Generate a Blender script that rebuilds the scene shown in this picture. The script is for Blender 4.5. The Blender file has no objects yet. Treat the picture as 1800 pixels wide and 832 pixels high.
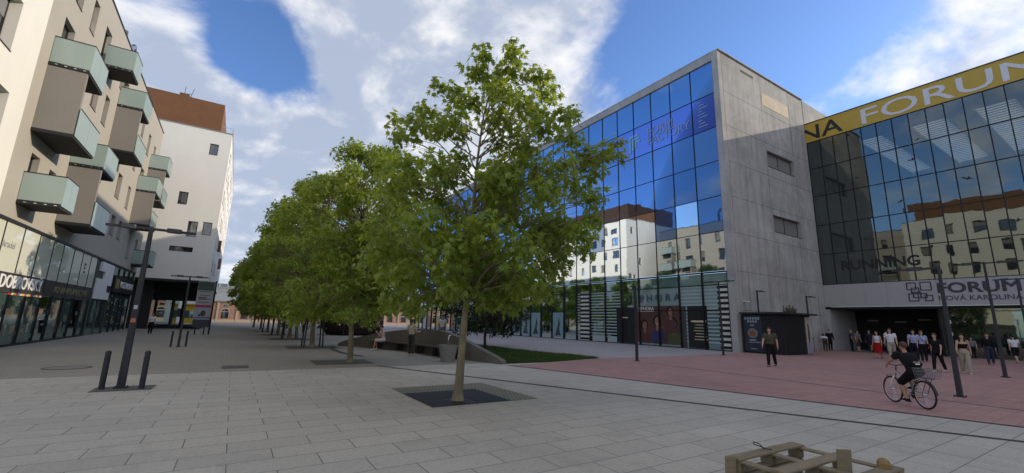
import bpy, bmesh, math, random
from math import sin, cos, pi, radians, sqrt
from mathutils import Vector, Matrix, noise as mnoise

random.seed(7)
sc = bpy.context.scene
COL = sc.collection

# ------------------------------------------------------------------ camera
cam_d = bpy.data.cameras.new('camera')
cam_o = bpy.data.objects.new('camera', cam_d)
COL.objects.link(cam_o)
yaw, pitch, roll = radians(32.397), radians(11.3), radians(1.5)
Fh = Vector((sin(yaw), cos(yaw), 0)); R0 = Vector((cos(yaw), -sin(yaw), 0)); Z = Vector((0, 0, 1))
F = Fh * cos(pitch) + Z * sin(pitch); U0 = Z * cos(pitch) - Fh * sin(pitch)
R = R0 * cos(roll) + U0 * sin(roll); U = U0 * cos(roll) - R0 * sin(roll)
cam_o.matrix_world = Matrix(((R.x, U.x, -F.x, 0), (R.y, U.y, -F.y, 0), (R.z, U.z, -F.z, 1.68), (0, 0, 0, 1)))
cam_d.sensor_fit = 'HORIZONTAL'; cam_d.sensor_width = 36; cam_d.lens = 752 / 1800 * 36
cam_d.clip_start = 0.05; cam_d.clip_end = 3000
sc.camera = cam_o

# ------------------------------------------------------------------ sky and sun
SUN_EL, SUN_AZ = radians(19.7), radians(20.4)      # azimuth from +X towards -Y
SKY_STRENGTH, SUN_STRENGTH = 0.15, 2.45
EXPOSURE = 0.46
W = bpy.data.worlds.new('World'); sc.world = W; W.use_nodes = True
nt = W.node_tree; nt.nodes.clear()
def N(t, **k):
    n = nt.nodes.new(t)
    for a, b in k.items(): setattr(n, a, b)
    return n
def L(a, b): nt.links.new(a, b)
def M2(op, a, b=None, c=None):
    n = N('ShaderNodeMath', operation=op)
    for i, v in enumerate((a, b, c)):
        if v is None: continue
        if isinstance(v, (int, float)): n.inputs[i].default_value = v
        else: L(v, n.inputs[i])
    return n.outputs[0]
sky = N('ShaderNodeTexSky', sky_type='NISHITA', sun_disc=False, sun_elevation=SUN_EL, sun_rotation=pi / 2 + SUN_AZ,
        air_density=1.0, dust_density=0.6, ozone_density=2.2)
tc = N('ShaderNodeTexCoord'); sep = N('ShaderNodeSeparateXYZ'); L(tc.outputs['Generated'], sep.inputs[0])
zc = M2('MAXIMUM', sep.outputs[2], 0.0); den = M2('ADD', zc, 0.42)
px_ = M2('DIVIDE', sep.outputs[0], den); py_ = M2('DIVIDE', sep.outputs[1], den)
comb = N('ShaderNodeCombineXYZ'); L(px_, comb.inputs[0]); L(py_, comb.inputs[1])
def cloudnoise(offset, scale, detail, rough):
    mp = N('ShaderNodeMapping'); L(comb.outputs[0], mp.inputs[0]); mp.inputs['Location'].default_value = offset
    n = N('ShaderNodeTexNoise'); L(mp.outputs[0], n.inputs['Vector'])
    n.inputs['Scale'].default_value = scale; n.inputs['Detail'].default_value = detail; n.inputs['Roughness'].default_value = rough
    n.inputs['Distortion'].default_value = 0.25
    return n.outputs['Fac']
n1 = cloudnoise((3.1, 1.7, 0), 2.9, 10, 0.56)
BANKS = [((0.046,0.873,0.485),85,-1.45),((-0.02,0.868,0.497),300,-.8),
 ((-0.052,0.879,0.474),200,-0.75),
 ((-0.152,0.861,0.485),299,-0.35),
 ((-0.143,0.912,0.385),160,0.95),
 ((-0.202,0.883,0.423),300,0.6),
 ((0.150,0.814,0.562),60,0.75),((0.0,0.80,0.60),90,0.55),((-0.13,0.82,0.555),140,0.4),
 ((0.257,0.831,0.493),60,0.80),
 ((0.145,0.915,0.377),39,0.60),
 ((0.001,0.934,0.357),120,0.95),
 ((0.296,0.766,0.570),534,-1.00),
 ((0.364,0.684,0.632),57,0.55),
 ((0.559,0.589,0.584),110,0.6),
 ((0.563,0.687,0.459),80,0.45),
 ((0.656,0.540,0.528),219,0.10),
 ((-0.008,0.977,0.214),55,0.50),
 ((-0.021,0.960,0.277),600,-0.25),
 ((0.714,0.421,0.560),20,-0.70),
 ((0.825,0.234,0.514),37,-0.70),
 ((0.880,0.240,0.409),115,.95),
 ((0.900,0.113,0.421),150,.65),
 ((0.663,0.445,0.603),68,-0.40),
 ((0.009,0.997,0.082),146,0.40),
 ((-0.75,0.35,0.5),9.0,-0.5),((0,-.25,.97),5.0,1.1),((0,-1,.25),3.0,.6)]  # unseen gap darkens glass reflections; unseen clouds added overhead and behind whiten ambient
nrm = N('ShaderNodeVectorMath', operation='NORMALIZE'); L(tc.outputs['Generated'], nrm.inputs[0])
bias = None
for d, k, a in BANKS:
    dp = N('ShaderNodeVectorMath', operation='DOT_PRODUCT'); L(nrm.outputs[0], dp.inputs[0]); dp.inputs[1].default_value = Vector(d).normalized()
    e = M2('MULTIPLY', M2('EXPONENT', M2('MULTIPLY', M2('SUBTRACT', dp.outputs['Value'], 1.0), k)), a)
    bias = e if bias is None else M2('ADD', bias, e)
dens = M2('ADD', n1, M2('MULTIPLY', bias, 0.30))
mask = N('ShaderNodeMapRange', interpolation_type='SMOOTHSTEP'); L(dens, mask.inputs['Value'])
mask.inputs['From Min'].default_value = 0.45; mask.inputs['From Max'].default_value = 0.65
n2 = cloudnoise((3.15, 1.65, 0.0), 2.9, 10, 0.56)        # the same clouds a step towards the light: lit edges, grey bases
n3 = cloudnoise((8.0, 4.0, 2.0), 3.6, 6, 0.6)
shade = N('ShaderNodeMapRange', interpolation_type='SMOOTHSTEP')
L(M2('ADD', M2('MULTIPLY', M2('SUBTRACT', n1, n2), 3.2), M2('SUBTRACT', M2('MULTIPLY', n3, 1.0), M2('MULTIPLY', dens, 1.0))), shade.inputs['Value'])
shade.inputs['From Min'].default_value = -0.42; shade.inputs['From Max'].default_value = 0.22
cmix = N('ShaderNodeMix', data_type='RGBA'); L(shade.outputs[0], cmix.inputs['Factor'])
cmix.inputs[6].default_value = (2.3, 2.65, 3.35, 1); cmix.inputs[7].default_value = (5.2, 5.15, 5.1, 1)
smix = N('ShaderNodeMix', data_type='RGBA'); L(M2('MULTIPLY', mask.outputs[0], 0.93), smix.inputs['Factor'])
skyg = N('ShaderNodeMix', data_type='RGBA', blend_type='MULTIPLY'); skyg.inputs['Factor'].default_value = 1.0
L(sky.outputs[0], skyg.inputs[6]); skyg.inputs[7].default_value = (0.66, 0.81, 1.08, 1)
L(skyg.outputs[2], smix.inputs[6]); L(cmix.outputs[2], smix.inputs[7])
bg = N('ShaderNodeBackground'); L(smix.outputs[2], bg.inputs[0]); bg.inputs[1].default_value = SKY_STRENGTH
wo = N('ShaderNodeOutputWorld'); L(bg.outputs[0], wo.inputs[0])

sun_d = bpy.data.lights.new('sun', 'SUN'); sun_d.energy = SUN_STRENGTH; sun_d.angle = radians(0.5); sun_d.color = (1.0, 0.87, 0.68)
sun_o = bpy.data.objects.new('sun', sun_d); COL.objects.link(sun_o)
to_sun = Vector((cos(SUN_EL) * cos(SUN_AZ), -cos(SUN_EL) * sin(SUN_AZ), sin(SUN_EL)))
sun_o.rotation_euler = to_sun.to_track_quat('Z', 'Y').to_euler(); sun_o.location = (60, -30, 60)
sc.view_settings.view_transform = 'Standard'; sc.view_settings.look = 'None'
sc.view_settings.exposure = EXPOSURE; sc.view_settings.gamma = 1; sc.view_settings.use_curve_mapping = False
sc.cycles.max_bounces = 7; sc.cycles.transparent_max_bounces = 8; sc.cycles.diffuse_bounces = 3; sc.cycles.glossy_bounces = 4
sc.cycles.sample_clamp_indirect = 6; sc.cycles.use_denoising = True

# ------------------------------------------------------------------ materials
MATS = {}
def newmat(name):
    m = bpy.data.materials.new(name); m.use_nodes = True
    m.node_tree.nodes.clear(); return m
class NB:
    """small node builder"""
    def __init__(s, name):
        s.m = newmat(name); s.t = s.m.node_tree; s.out = s.t.nodes.new('ShaderNodeOutputMaterial')
    def n(s, t, **k):
        x = s.t.nodes.new(t)
        for a, b in k.items(): setattr(x, a, b)
        return x
    def l(s, a, b): s.t.links.new(a, b)
    def coord(s, scale=(1, 1, 1), loc=(0, 0, 0), rot=(0, 0, 0), kind='Object'):
        c = s.n('ShaderNodeTexCoord'); m = s.n('ShaderNodeMapping')
        s.l(c.outputs[kind], m.inputs[0]); m.inputs['Scale'].default_value = scale; m.inputs['Location'].default_value = loc
        m.inputs['Rotation'].default_value = rot
        return m.outputs[0]
    def noise(s, vec, scale, detail=4, rough=.55, dist=0):
        x = s.n('ShaderNodeTexNoise'); s.l(vec, x.inputs['Vector'])
        x.inputs['Scale'].default_value = scale; x.inputs['Detail'].default_value = detail
        x.inputs['Roughness'].default_value = rough; x.inputs['Distortion'].default_value = dist
        return x.outputs['Fac']
    def ramp(s, fac, stops):
        r = s.n('ShaderNodeValToRGB'); s.l(fac, r.inputs[0]); e = r.color_ramp.elements
        while len(e) < len(stops): e.new(0.5)
        for el, (p, c) in zip(e, stops):
            el.position = p; el.color = (c, c, c, 1) if isinstance(c, (int, float)) else (*c, 1)
        return r.outputs[0]
    def mix(s, fac, a, b, mode='MIX'):
        x = s.n('ShaderNodeMix', data_type='RGBA', blend_type=mode)
        for v, i in ((fac, 0), (a, 6), (b, 7)):
            if isinstance(v, (int, float)): x.inputs[i].default_value = v
            elif isinstance(v, tuple): x.inputs[i].default_value = (*v, 1)
            else: s.l(v, x.inputs[i])
        return x.outputs[2]
    def principled(s, col, rough=.8, metal=0, spec=.4, bump=None, bstr=.3, bdist=.01):
        p = s.n('ShaderNodeBsdfPrincipled')
        if isinstance(col, tuple): p.inputs['Base Color'].default_value = (*col, 1)
        else: s.l(col, p.inputs['Base Color'])
        if isinstance(rough, (int, float)): p.inputs['Roughness'].default_value = rough
        else: s.l(rough, p.inputs['Roughness'])
        p.inputs['Metallic'].default_value = metal; p.inputs['Specular IOR Level'].default_value = spec
        if bump is not None:
            b = s.n('ShaderNodeBump'); b.inputs['Strength'].default_value = bstr; b.inputs['Distance'].default_value = bdist
            s.l(bump, b.inputs['Height']); s.l(b.outputs[0], p.inputs['Normal'])
        s.l(p.outputs[0], s.out.inputs[0]); return p
def plain(name, col, rough=.7, metal=0, spec=.4, var=.12, scale=3.0, bump=.15):
    """one colour broken up by two scales of noise and a fine bump"""
    if name in MATS: return MATS[name]
    b = NB(name); v = b.coord()
    f = b.noise(v, scale, 5); g = b.noise(v, scale * 14, 3)
    lo = tuple(c * (1 - var) for c in col); hi = tuple(min(1, c * (1 + var)) for c in col)
    c1 = b.mix(f, lo, hi); c2 = b.mix(b.ramp(g, [(.3, 1 - var * .6), (.7, 1.0)]), (0, 0, 0), c1)
    b.principled(c2, rough, metal, spec, g, bump, .004)
    MATS[name] = b.m; return b.m

def render_wall(name, col, joint=None, streak=.12, var=.07):
    """mineral render: faint trowel mottling, grain and weathering streaks that run down"""
    b = NB(name); v = b.coord()
    f = b.noise(v, .5, 5, .6); g = b.noise(v, 60, 3)
    st = b.noise(b.coord((1.6, 1.6, .09)), 2.2, 5, .6)
    lo = tuple(c * (1 - var) for c in col); hi = tuple(min(.95, c * (1 + var)) for c in col)
    c = b.mix(f, lo, hi)
    c = b.mix(b.ramp(st, [(.52, 0.0), (.8, streak)]), c, tuple(x * .6 for x in col))
    b.principled(c, .9, 0, .2, g, .25, .004)
    return b.m
M_WHITE = render_wall('white_render', (.78, .75, .66))
M_TOWERW = render_wall('white_tower_render', (.83, .80, .74))
M_BEIGE = render_wall('beige_render', (.42, .385, .325))
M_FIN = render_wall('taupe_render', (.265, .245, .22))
M_PALE = render_wall('pale_far_render', (.70, .68, .62))

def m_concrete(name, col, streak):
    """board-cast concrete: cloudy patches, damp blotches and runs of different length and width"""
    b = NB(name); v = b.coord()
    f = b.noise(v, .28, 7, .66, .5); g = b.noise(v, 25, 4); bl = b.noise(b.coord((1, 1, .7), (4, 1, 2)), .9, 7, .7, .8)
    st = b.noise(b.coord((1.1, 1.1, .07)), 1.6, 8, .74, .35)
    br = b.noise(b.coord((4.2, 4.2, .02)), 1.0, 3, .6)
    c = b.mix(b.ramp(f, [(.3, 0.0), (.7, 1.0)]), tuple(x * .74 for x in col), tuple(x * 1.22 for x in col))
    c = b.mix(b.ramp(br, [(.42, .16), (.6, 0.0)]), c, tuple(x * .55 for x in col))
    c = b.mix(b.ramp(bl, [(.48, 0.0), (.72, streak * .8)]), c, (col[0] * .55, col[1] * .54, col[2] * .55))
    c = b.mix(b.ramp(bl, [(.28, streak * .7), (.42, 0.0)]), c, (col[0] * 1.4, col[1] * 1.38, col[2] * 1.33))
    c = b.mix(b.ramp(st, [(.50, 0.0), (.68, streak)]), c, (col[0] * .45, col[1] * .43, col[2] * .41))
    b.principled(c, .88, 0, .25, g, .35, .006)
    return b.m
M_CONC = m_concrete('weathered_concrete', (.45, .43, .408), .6)
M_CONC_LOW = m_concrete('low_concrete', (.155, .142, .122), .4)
M_FASCIA = m_concrete('fascia_concrete', (.42, .41, .395), .25)

def m_paving(name, bw, bh, off, c1, c2, mortar, msize, stain=.35, seedloc=(0, 0, 0), grain=.5):
    b = NB(name)
    v = b.coord(loc=off)
    br = b.n('ShaderNodeTexBrick'); b.l(v, br.inputs['Vector'])
    br.offset = .5; br.squash = 1.0
    br.inputs['Scale'].default_value = 1; br.inputs['Mortar Size'].default_value = msize; br.inputs['Mortar Smooth'].default_value = .25
    br.inputs['Brick Width'].default_value = bw; br.inputs['Row Height'].default_value = bh; br.inputs['Bias'].default_value = -.1
    br.inputs['Color1'].default_value = (*c1, 1); br.inputs['Color2'].default_value = (*c2, 1); br.inputs['Mortar'].default_value = (*mortar, 1)
    p = b.coord(loc=seedloc)
    big = b.noise(p, .16, 6, .65); mid = b.noise(p, 1.3, 6, .68, .6); fine = b.noise(p, 85, 3, .7); speck = b.noise(p, 21, 4, .75)
    # joints come and go: sand-filled here, open there
    jn = b.noise(b.coord(), .9, 3)
    jf = b.n('ShaderNodeMath', operation='MULTIPLY'); b.l(br.outputs['Fac'], jf.inputs[0]); b.l(b.ramp(jn, [(.3, .25), (.6, 1.0)]), jf.inputs[1])
    c = b.mix(jf.outputs[0], b.mix(.8, c1, br.outputs['Color']), mortar)
    tr = b.noise(b.coord((.5, .12, 1), (2, 3, 0), (0, 0, .45)), 1.0, 6, .7, .4)
    c = b.mix(b.ramp(tr, [(.54, 0.0), (.68, stain * .5)]), c, tuple(x * .5 for x in c1))
    c = b.mix(b.ramp(big, [(.35, .28), (.65, 0.0)]), c, tuple(x * .45 for x in c1))
    c = b.mix(b.ramp(mid, [(.56, 0.0), (.75, stain)]), c, tuple(x * .5 for x in c1))
    c = b.mix(b.ramp(fine, [(.3, grain), (.62, 0.0)]), c, tuple(x * .4 for x in c1))
    c = b.mix(b.ramp(speck, [(.36, grain * .7), (.5, 0.0)]), c, tuple(x * .45 for x in c1)); c = b.mix(b.ramp(speck, [(.56, 0.0), (.72, grain * .5)]), c, tuple(min(.8, x * 1.35) for x in c1))
    sp = b.n('ShaderNodeTexVoronoi'); b.l(p, sp.inputs['Vector']); sp.inputs['Scale'].default_value = 2.1
    spm = b.ramp(sp.outputs['Distance'], [(.0, .55), (.045, .0)])
    c = b.mix(spm, c, (.10, .095, .09))                      # trodden gum and oil spots
    hb = b.n('ShaderNodeMath', operation='SUBTRACT'); b.l(fine, hb.inputs[0]); b.l(jf.outputs[0], hb.inputs[1])
    b.principled(c, .82, 0, .3, hb.outputs[0], .35, .006)
    return b.m
M_SLAB = m_paving('granite_slabs', .96, .48, (.33, .03, 0), (.525, .482, .42), (.43, .395, .345), (.095, .086, .075), .0075, .6)
M_PAVER = m_paving('small_pavers', .30, .15, (0, .02, 0), (.345, .315, .27), (.285, .26, .225), (.12, .115, .105), .006, .45, (5, 2, 0))
M_BLUEPAVE = m_paving('bluish_pavers', .6, .3, (0, 0, 0), (.42, .385, .375), (.37, .34, .33), (.15, .15, .155), .006, .3, (9, 2, 0))
M_RED = m_paving('red_paving', .6, .3, (0, 0, 0), (.46, .265, .235), (.36, .21, .19), (.15, .09, .09), .005, .75, (1, 7, 0))
M_GROUND = plain('far_ground', (.25, .25, .24), .9)
M_SETTS = m_paving('dark_setts', .11, .11, (0, 0, 0), (.17, .16, .145), (.12, .115, .105), (.05, .047, .042), .014, .4)
M_GRAVEL = m_paving('setts_round_tree', .10, .10, (0, 0, 0), (.31, .285, .235), (.23, .215, .18), (.11, .11, .075), .016, .6)

def m_glass(name, base, tint, fac, rough=.02, wav=.022, base_rough=.4):
    """opaque tinted facade glass: a dark body behind a mirror coat that grows stronger at a grazing view"""
    b = NB(name)
    d = b.n('ShaderNodeBsdfDiffuse')
    if isinstance(base, tuple): d.inputs[0].default_value = (*base, 1)
    else: b.l(base, d.inputs[0])
    g = b.n('ShaderNodeBsdfGlossy'); g.inputs[0].default_value = (*tint, 1); g.inputs['Roughness'].default_value = rough
    n_ = b.noise(b.coord(), .7, 2, .5); bp = b.n('ShaderNodeBump'); bp.inputs['Strength'].default_value = wav; bp.inputs['Distance'].default_value = .12
    b.l(n_, bp.inputs['Height']); b.l(bp.outputs[0], g.inputs['Normal'])
    lw = b.n('ShaderNodeFresnel'); lw.inputs[0].default_value = 1.5
    a = b.n('ShaderNodeMath', operation='ADD', use_clamp=True); b.l(lw.outputs[0], a.inputs[0]); a.inputs[1].default_value = fac
    mx = b.n('ShaderNodeMixShader'); b.l(a.outputs[0], mx.inputs[0]); b.l(d.outputs[0], mx.inputs[1]); b.l(g.outputs[0], mx.inputs[2])
    b.l(mx.outputs[0], b.out.inputs[0]); return b.m
def m_clear(name, trans, tint, fac, wav=.022):
    """see-through facade glass"""
    b = NB(name)
    d = b.n('ShaderNodeBsdfTransparent'); d.inputs[0].default_value = (*trans, 1)
    g = b.n('ShaderNodeBsdfGlossy'); g.inputs[0].default_value = (*tint, 1); g.inputs['Roughness'].default_value = .015
    n_ = b.noise(b.coord(), .7, 2, .5); bp = b.n('ShaderNodeBump'); bp.inputs['Strength'].default_value = wav; bp.inputs['Distance'].default_value = .12
    b.l(n_, bp.inputs['Height']); b.l(bp.outputs[0], g.inputs['Normal'])
    lw = b.n('ShaderNodeFresnel'); lw.inputs[0].default_value = 1.5
    a = b.n('ShaderNodeMath', operation='ADD', use_clamp=True); b.l(lw.outputs[0], a.inputs[0]); a.inputs[1].default_value = fac
    mx = b.n('ShaderNodeMixShader'); b.l(a.outputs[0], mx.inputs[0]); b.l(d.outputs[0], mx.inputs[1]); b.l(g.outputs[0], mx.inputs[2])
    b.l(mx.outputs[0], b.out.inputs[0]); return b.m
M_BLUE = [m_glass('blue_glass_%d' % i, c, (.23, .335, .51), .28) for i, c in enumerate([(.02, .07, .20), (.04, .12, .26), (.015, .055, .17), (.07, .16, .28)])]
M_BLUETOP = m_glass('blue_glass_blinds', (.10, .20, .33), (.26, .40, .56), .18)
M_BANNER = m_glass('banner_film', (.030, .035, .14), (.28, .33, .62), .08)
M_LOWGLASS = [m_glass('shop_glass_%d' % i, c, (.72, .85, .84), .16) for i, c in enumerate([(.17, .25, .24), (.22, .30, .28), (.12, .20, .20)])]
M_FROST = m_glass('frosted_shop_glass', (.27, .36, .35), (.72, .85, .84), .03)
M_MIDGLASS = m_glass('mid_glass', (.03, .05, .07), (.72, .80, .86), .55)
M_FORUMGLASS = m_clear('atrium_glass', (.50, .56, .56), (.58, .64, .61), .17)
M_DOORGLASS = m_glass('entrance_glass', (.012, .014, .014), (.62, .68, .60), .20)
M_DARKGLASS = m_glass('shopfront_dark_glass', (.075, .115, .108), (.65, .75, .72), .22)
M_WINGLASS = m_glass('window_glass', (.045, .045, .045), (.8, .85, .9), .14)
M_BLIND = plain('grey_window_blind', (.23, .22, .21), .6)
def m_rail():
    b = NB('frosted_rail_glass')
    p = b.principled((.56, .66, .61), .18, 0, .9)
    t = b.n('ShaderNodeBsdfTranslucent'); t.inputs[0].default_value = (.55, .70, .66, 1)
    mx = b.n('ShaderNodeMixShader'); mx.inputs[0].default_value = .42
    b.l(p.outputs[0], mx.inputs[1]); b.l(t.outputs[0], mx.inputs[2]); b.l(mx.outputs[0], b.out.inputs[0]); return b.m
M_RAIL = m_rail()
M_DARK = plain('anthracite_metal', (.030, .032, .036), .5, .3)
M_POST = plain('lamp_post_paint', (.035, .038, .044), .55, .2, var=.3, scale=6)
M_MULL = plain('mullion_black', (.014, .016, .018), .45, .4)
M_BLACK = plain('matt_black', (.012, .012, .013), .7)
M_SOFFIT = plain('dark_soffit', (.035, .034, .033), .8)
M_PANEL = m_glass('pale_shop_panel', (.72, .72, .60), (.9, .92, .9), .0)
M_SIGNGREY = plain('sign_panel_grey', (.42, .40, .395), .6, var=.05)
M_YELLOW = plain('ochre_fascia', (.55, .36, .055), .6, var=.06)
M_RUST = plain('rust_brown_cladding', (.215, .098, .044), .75, var=.25, scale=1.2)
M_OFFWHITE = plain('sign_white', (.78, .78, .76), .5, var=.04)
M_SIGNW = plain('fascia_lettering', (.70, .68, .67), .5, var=.04)
M_INK = plain('sign_ink', (.02, .02, .022), .5)
M_INKGREY = plain('sign_dark_grey', (.06, .058, .062), .5)
M_GLASSINK = plain('glass_lettering', (.06, .09, .10), .4)
M_STEEL = plain('bright_steel', (.55, .55, .56), .25, 1.0, var=.05)
M_CONCBOX = plain('planter_concrete', (.22, .212, .20), .85, var=.15)
M_GRATE = plain('cast_iron_grate', (.022, .024, .030), .6, .4, var=.3, scale=10)
M_IRON = plain('worn_iron', (.10, .085, .07), .6, .5, var=.3, scale=9)
def m_wood(name, col):
    b = NB(name); v = b.coord((1, 14, 14)); f = b.noise(v, 3, 6, .65); g = b.noise(b.coord(), 2, 4)
    c = b.mix(f, tuple(x * .45 for x in col), tuple(x * 1.25 for x in col)); c = b.mix(b.ramp(g, [(.45, 0.0), (.7, .5)]), c, tuple(x * .55 for x in col))
    b.principled(c, .9, 0, .2, f, .5, .004); return b.m
M_WOOD = m_wood('weathered_wood', (.265, .215, .145)); M_WOOD2 = m_wood('raw_yellow_wood', (.27, .185, .075))
def m_bark(name, col):
    b = NB(name); v = b.coord((1, 1, .35)); f = b.noise(v, 9, 6, .7); g = b.noise(b.coord((1, 1, .6)), 3.5, 4)
    c = b.mix(f, tuple(x * .5 for x in col), tuple(x * 1.2 for x in col)); c = b.mix(b.ramp(g, [(.5, 0.0), (.6, .6)]), c, (col[0] * 1.35, col[1] * 1.4, col[2] * 1.2))
    b.principled(c, .9, 0, .2, f, .6, .02); return b.m
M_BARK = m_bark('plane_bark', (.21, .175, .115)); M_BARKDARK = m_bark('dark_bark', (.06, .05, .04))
def m_leaf(name, a, bcol, trans):
    b = NB(name); g = b.n('ShaderNodeNewGeometry')
    c = b.mix(g.outputs['Random Per Island'], a, bcol)
    p = b.n('ShaderNodeBsdfPrincipled'); b.l(c, p.inputs['Base Color']); p.inputs['Roughness'].default_value = .42; p.inputs['Specular IOR Level'].default_value = .55
    t = b.n('ShaderNodeBsdfTranslucent'); b.l(b.mix(g.outputs['Random Per Island'], trans, tuple(x * .7 for x in trans)), t.inputs[0])
    mx = b.n('ShaderNodeMixShader'); mx.inputs[0].default_value = .44
    b.l(p.outputs[0], mx.inputs[1]); b.l(t.outputs[0], mx.inputs[2]); b.l(mx.outputs[0], b.out.inputs[0]); return b.m
M_LEAF = m_leaf('plane_leaf', (.094, .155, .020), (.225, .298, .048), (.54, .64, .065))
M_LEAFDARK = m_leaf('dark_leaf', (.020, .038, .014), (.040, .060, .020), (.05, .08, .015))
M_GRASS = m_leaf('grass_blade', (.040, .085, .016), (.070, .120, .024), (.08, .15, .02))
M_SOIL = plain('grass_soil', (.045, .075, .022), .95, var=.4, scale=4)
def m_brick():
    b = NB('red_brick'); br = b.n('ShaderNodeTexBrick'); b.l(b.coord(rot=(pi / 2, 0, 0)), br.inputs['Vector'])
    br.inputs['Scale'].default_value = 1; br.inputs['Brick Width'].default_value = .5; br.inputs['Row Height'].default_value = .16; br.inputs['Mortar Size'].default_value = .02
    br.inputs['Color1'].default_value = (.36, .16, .10, 1); br.inputs['Color2'].default_value = (.26, .11, .075, 1); br.inputs['Mortar'].default_value = (.4, .33, .28, 1)
    c = b.mix(b.ramp(b.noise(b.coord(), .6, 5), [(.4, 0.0), (.7, .5)]), br.outputs['Color'], (.45, .27, .18))
    b.principled(c, .9); return b.m
M_BRICK = m_brick()
M_ZINC = plain('grey_zinc_roof', (.30, .31, .30), .55, .2, var=.2, scale=.6)
M_HALLSTONE = plain('hall_stone_trim', (.5, .38, .28), .9)

# ------------------------------------------------------------------ mesh helpers
WORLD = False
def link(o): COL.objects.link(o); return o
class MB:
    def __init__(s): s.v = []; s.f = []
    def quad(s, a, b, c, d):
        k = len(s.v); s.v += [tuple(a), tuple(b), tuple(c), tuple(d)]; s.f.append((k, k + 1, k + 2, k + 3))
    def poly(s, pts):
        k = len(s.v); s.v += [tuple(p) for p in pts]; s.f.append(tuple(range(k, k + len(pts))))
    def box(s, x0, y0, z0, x1, y1, z1):
        k = len(s.v)
        s.v += [(x, y, z) for z in (z0, z1) for y in (y0, y1) for x in (x0, x1)]
        for q in ((0, 2, 3, 1), (4, 5, 7, 6), (0, 1, 5, 4), (2, 6, 7, 3), (0, 4, 6, 2), (1, 3, 7, 5)): s.f.append(tuple(k + i for i in q))
    def pbox(s, P, u0, v0, w0, u1, v1, w1):
        k = len(s.v)
        s.v += [tuple(P(u, v, w)) for w in (w0, w1) for v in (v0, v1) for u in (u0, u1)]
        for q in ((0, 2, 3, 1), (4, 5, 7, 6), (0, 1, 5, 4), (2, 6, 7, 3), (0, 4, 6, 2), (1, 3, 7, 5)): s.f.append(tuple(k + i for i in q))
    def tube(s, pts, rad, n=10, cap=True, flat=None):
        pts = [Vector(p) for p in pts]
        if isinstance(rad, (int, float)): rad = [rad] * len(pts)
        rings = []; up = None
        for i, p in enumerate(pts):
            d = (pts[min(i + 1, len(pts) - 1)] - pts[max(i - 1, 0)])
            if d.length < 1e-9: d = Vector((0, 0, 1))
            d.normalize()
            if up is None:
                up = Vector((1, 0, 0)) if abs(d.z) > .8 else Vector((0, 0, 1))
            a = d.cross(up)
            if a.length < 1e-5: a = d.cross(Vector((0, 1, 0)))
            a.normalize(); b = a.cross(d).normalized(); up = b
            k = len(s.v); rings.append(k)
            for j in range(n):
                t = 2 * pi * j / n; fl = flat or 1
                s.v.append(tuple(p + (a * cos(t) + b * sin(t) * fl) * rad[i]))
        for i in range(len(rings) - 1):
            for j in range(n):
                s.f.append((rings[i] + j, rings[i] + (j + 1) % n, rings[i + 1] + (j + 1) % n, rings[i + 1] + j))
        if cap:
            s.f.append(tuple(rings[0] + j for j in reversed(range(n)))); s.f.append(tuple(rings[-1] + j for j in range(n)))
    def bar(s, a, b, w, h):
        """rectangular bar from a to b, width w across, height h"""
        a = Vector(a); b = Vector(b); d = (b - a).normalized(); up = Vector((0, 0, 1)) if abs(d.z) < .9 else Vector((0, 1, 0))
        x = d.cross(up).normalized(); y = x.cross(d).normalized(); k = len(s.v)
        for p in (a, b):
            for i, j in ((-1, -1), (1, -1), (1, 1), (-1, 1)): s.v.append(tuple(p + x * w / 2 * i + y * h / 2 * j))
        for q in ((0, 1, 2, 3), (7, 6, 5, 4), (0, 4, 5, 1), (1, 5, 6, 2), (2, 6, 7, 3), (3, 7, 4, 0)): s.f.append(tuple(k + i for i in q))
    def lathe(s, prof, c=(0, 0, 0), n=24):
        k = len(s.v)
        for r, z in prof:
            for j in range(n): s.v.append((c[0] + r * cos(2 * pi * j / n), c[1] + r * sin(2 * pi * j / n), c[2] + z))
        for i in range(len(prof) - 1):
            for j in range(n): s.f.append((k + i * n + j, k + i * n + (j + 1) % n, k + (i + 1) * n + (j + 1) % n, k + (i + 1) * n + j))
    def ellipsoid(s, c, r, n=12, m=8, rot=None):
        k = len(s.v)
        for i in range(m + 1):
            a = pi * i / m - pi / 2
            for j in range(n):
                t = 2 * pi * j / n
                p = Vector((r[0] * cos(a) * cos(t), r[1] * cos(a) * sin(t), r[2] * sin(a)))
                if rot is not None: p = rot @ p
                s.v.append((c[0] + p.x, c[1] + p.y, c[2] + p.z))
        for i in range(m):
            for j in range(n): s.f.append((k + i * n + j, k + i * n + (j + 1) % n, k + (i + 1) * n + (j + 1) % n, k + (i + 1) * n + j))
    def mesh(s, name, m, smooth=False, fix=True):
        me = bpy.data.meshes.new(name); me.from_pydata(s.v, [], s.f)
        if fix:
            bm = bmesh.new(); bm.from_mesh(me); bmesh.ops.recalc_face_normals(bm, faces=bm.faces); bm.to_mesh(me); bm.free()
        for mm in (m if isinstance(m, (list, tuple)) else [m]): me.materials.append(mm)
        if smooth: me.polygons.foreach_set('use_smooth', [True] * len(me.polygons))
        me.update(); return me
    def build(s, name, m, parent=None, smooth=False, fix=True, bevel=0):
        if WORLD and parent is not None:                       # shapes given in world coordinates: bring them under their thing's base
            q = rootloc(parent); s.v = [(x - q.x, y - q.y, z - q.z) for x, y, z in s.v]
        o = bpy.data.objects.new(name, s.mesh(name, m, smooth, fix)); link(o)
        if parent is not None: o.parent = parent
        if bevel:
            md = o.modifiers.new('bevel', 'BEVEL'); md.width = bevel; md.segments = 2; md.limit_method = 'ANGLE'
        return o
def rootloc(p):
    while p.parent is not None: p = p.parent
    return p.location
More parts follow.
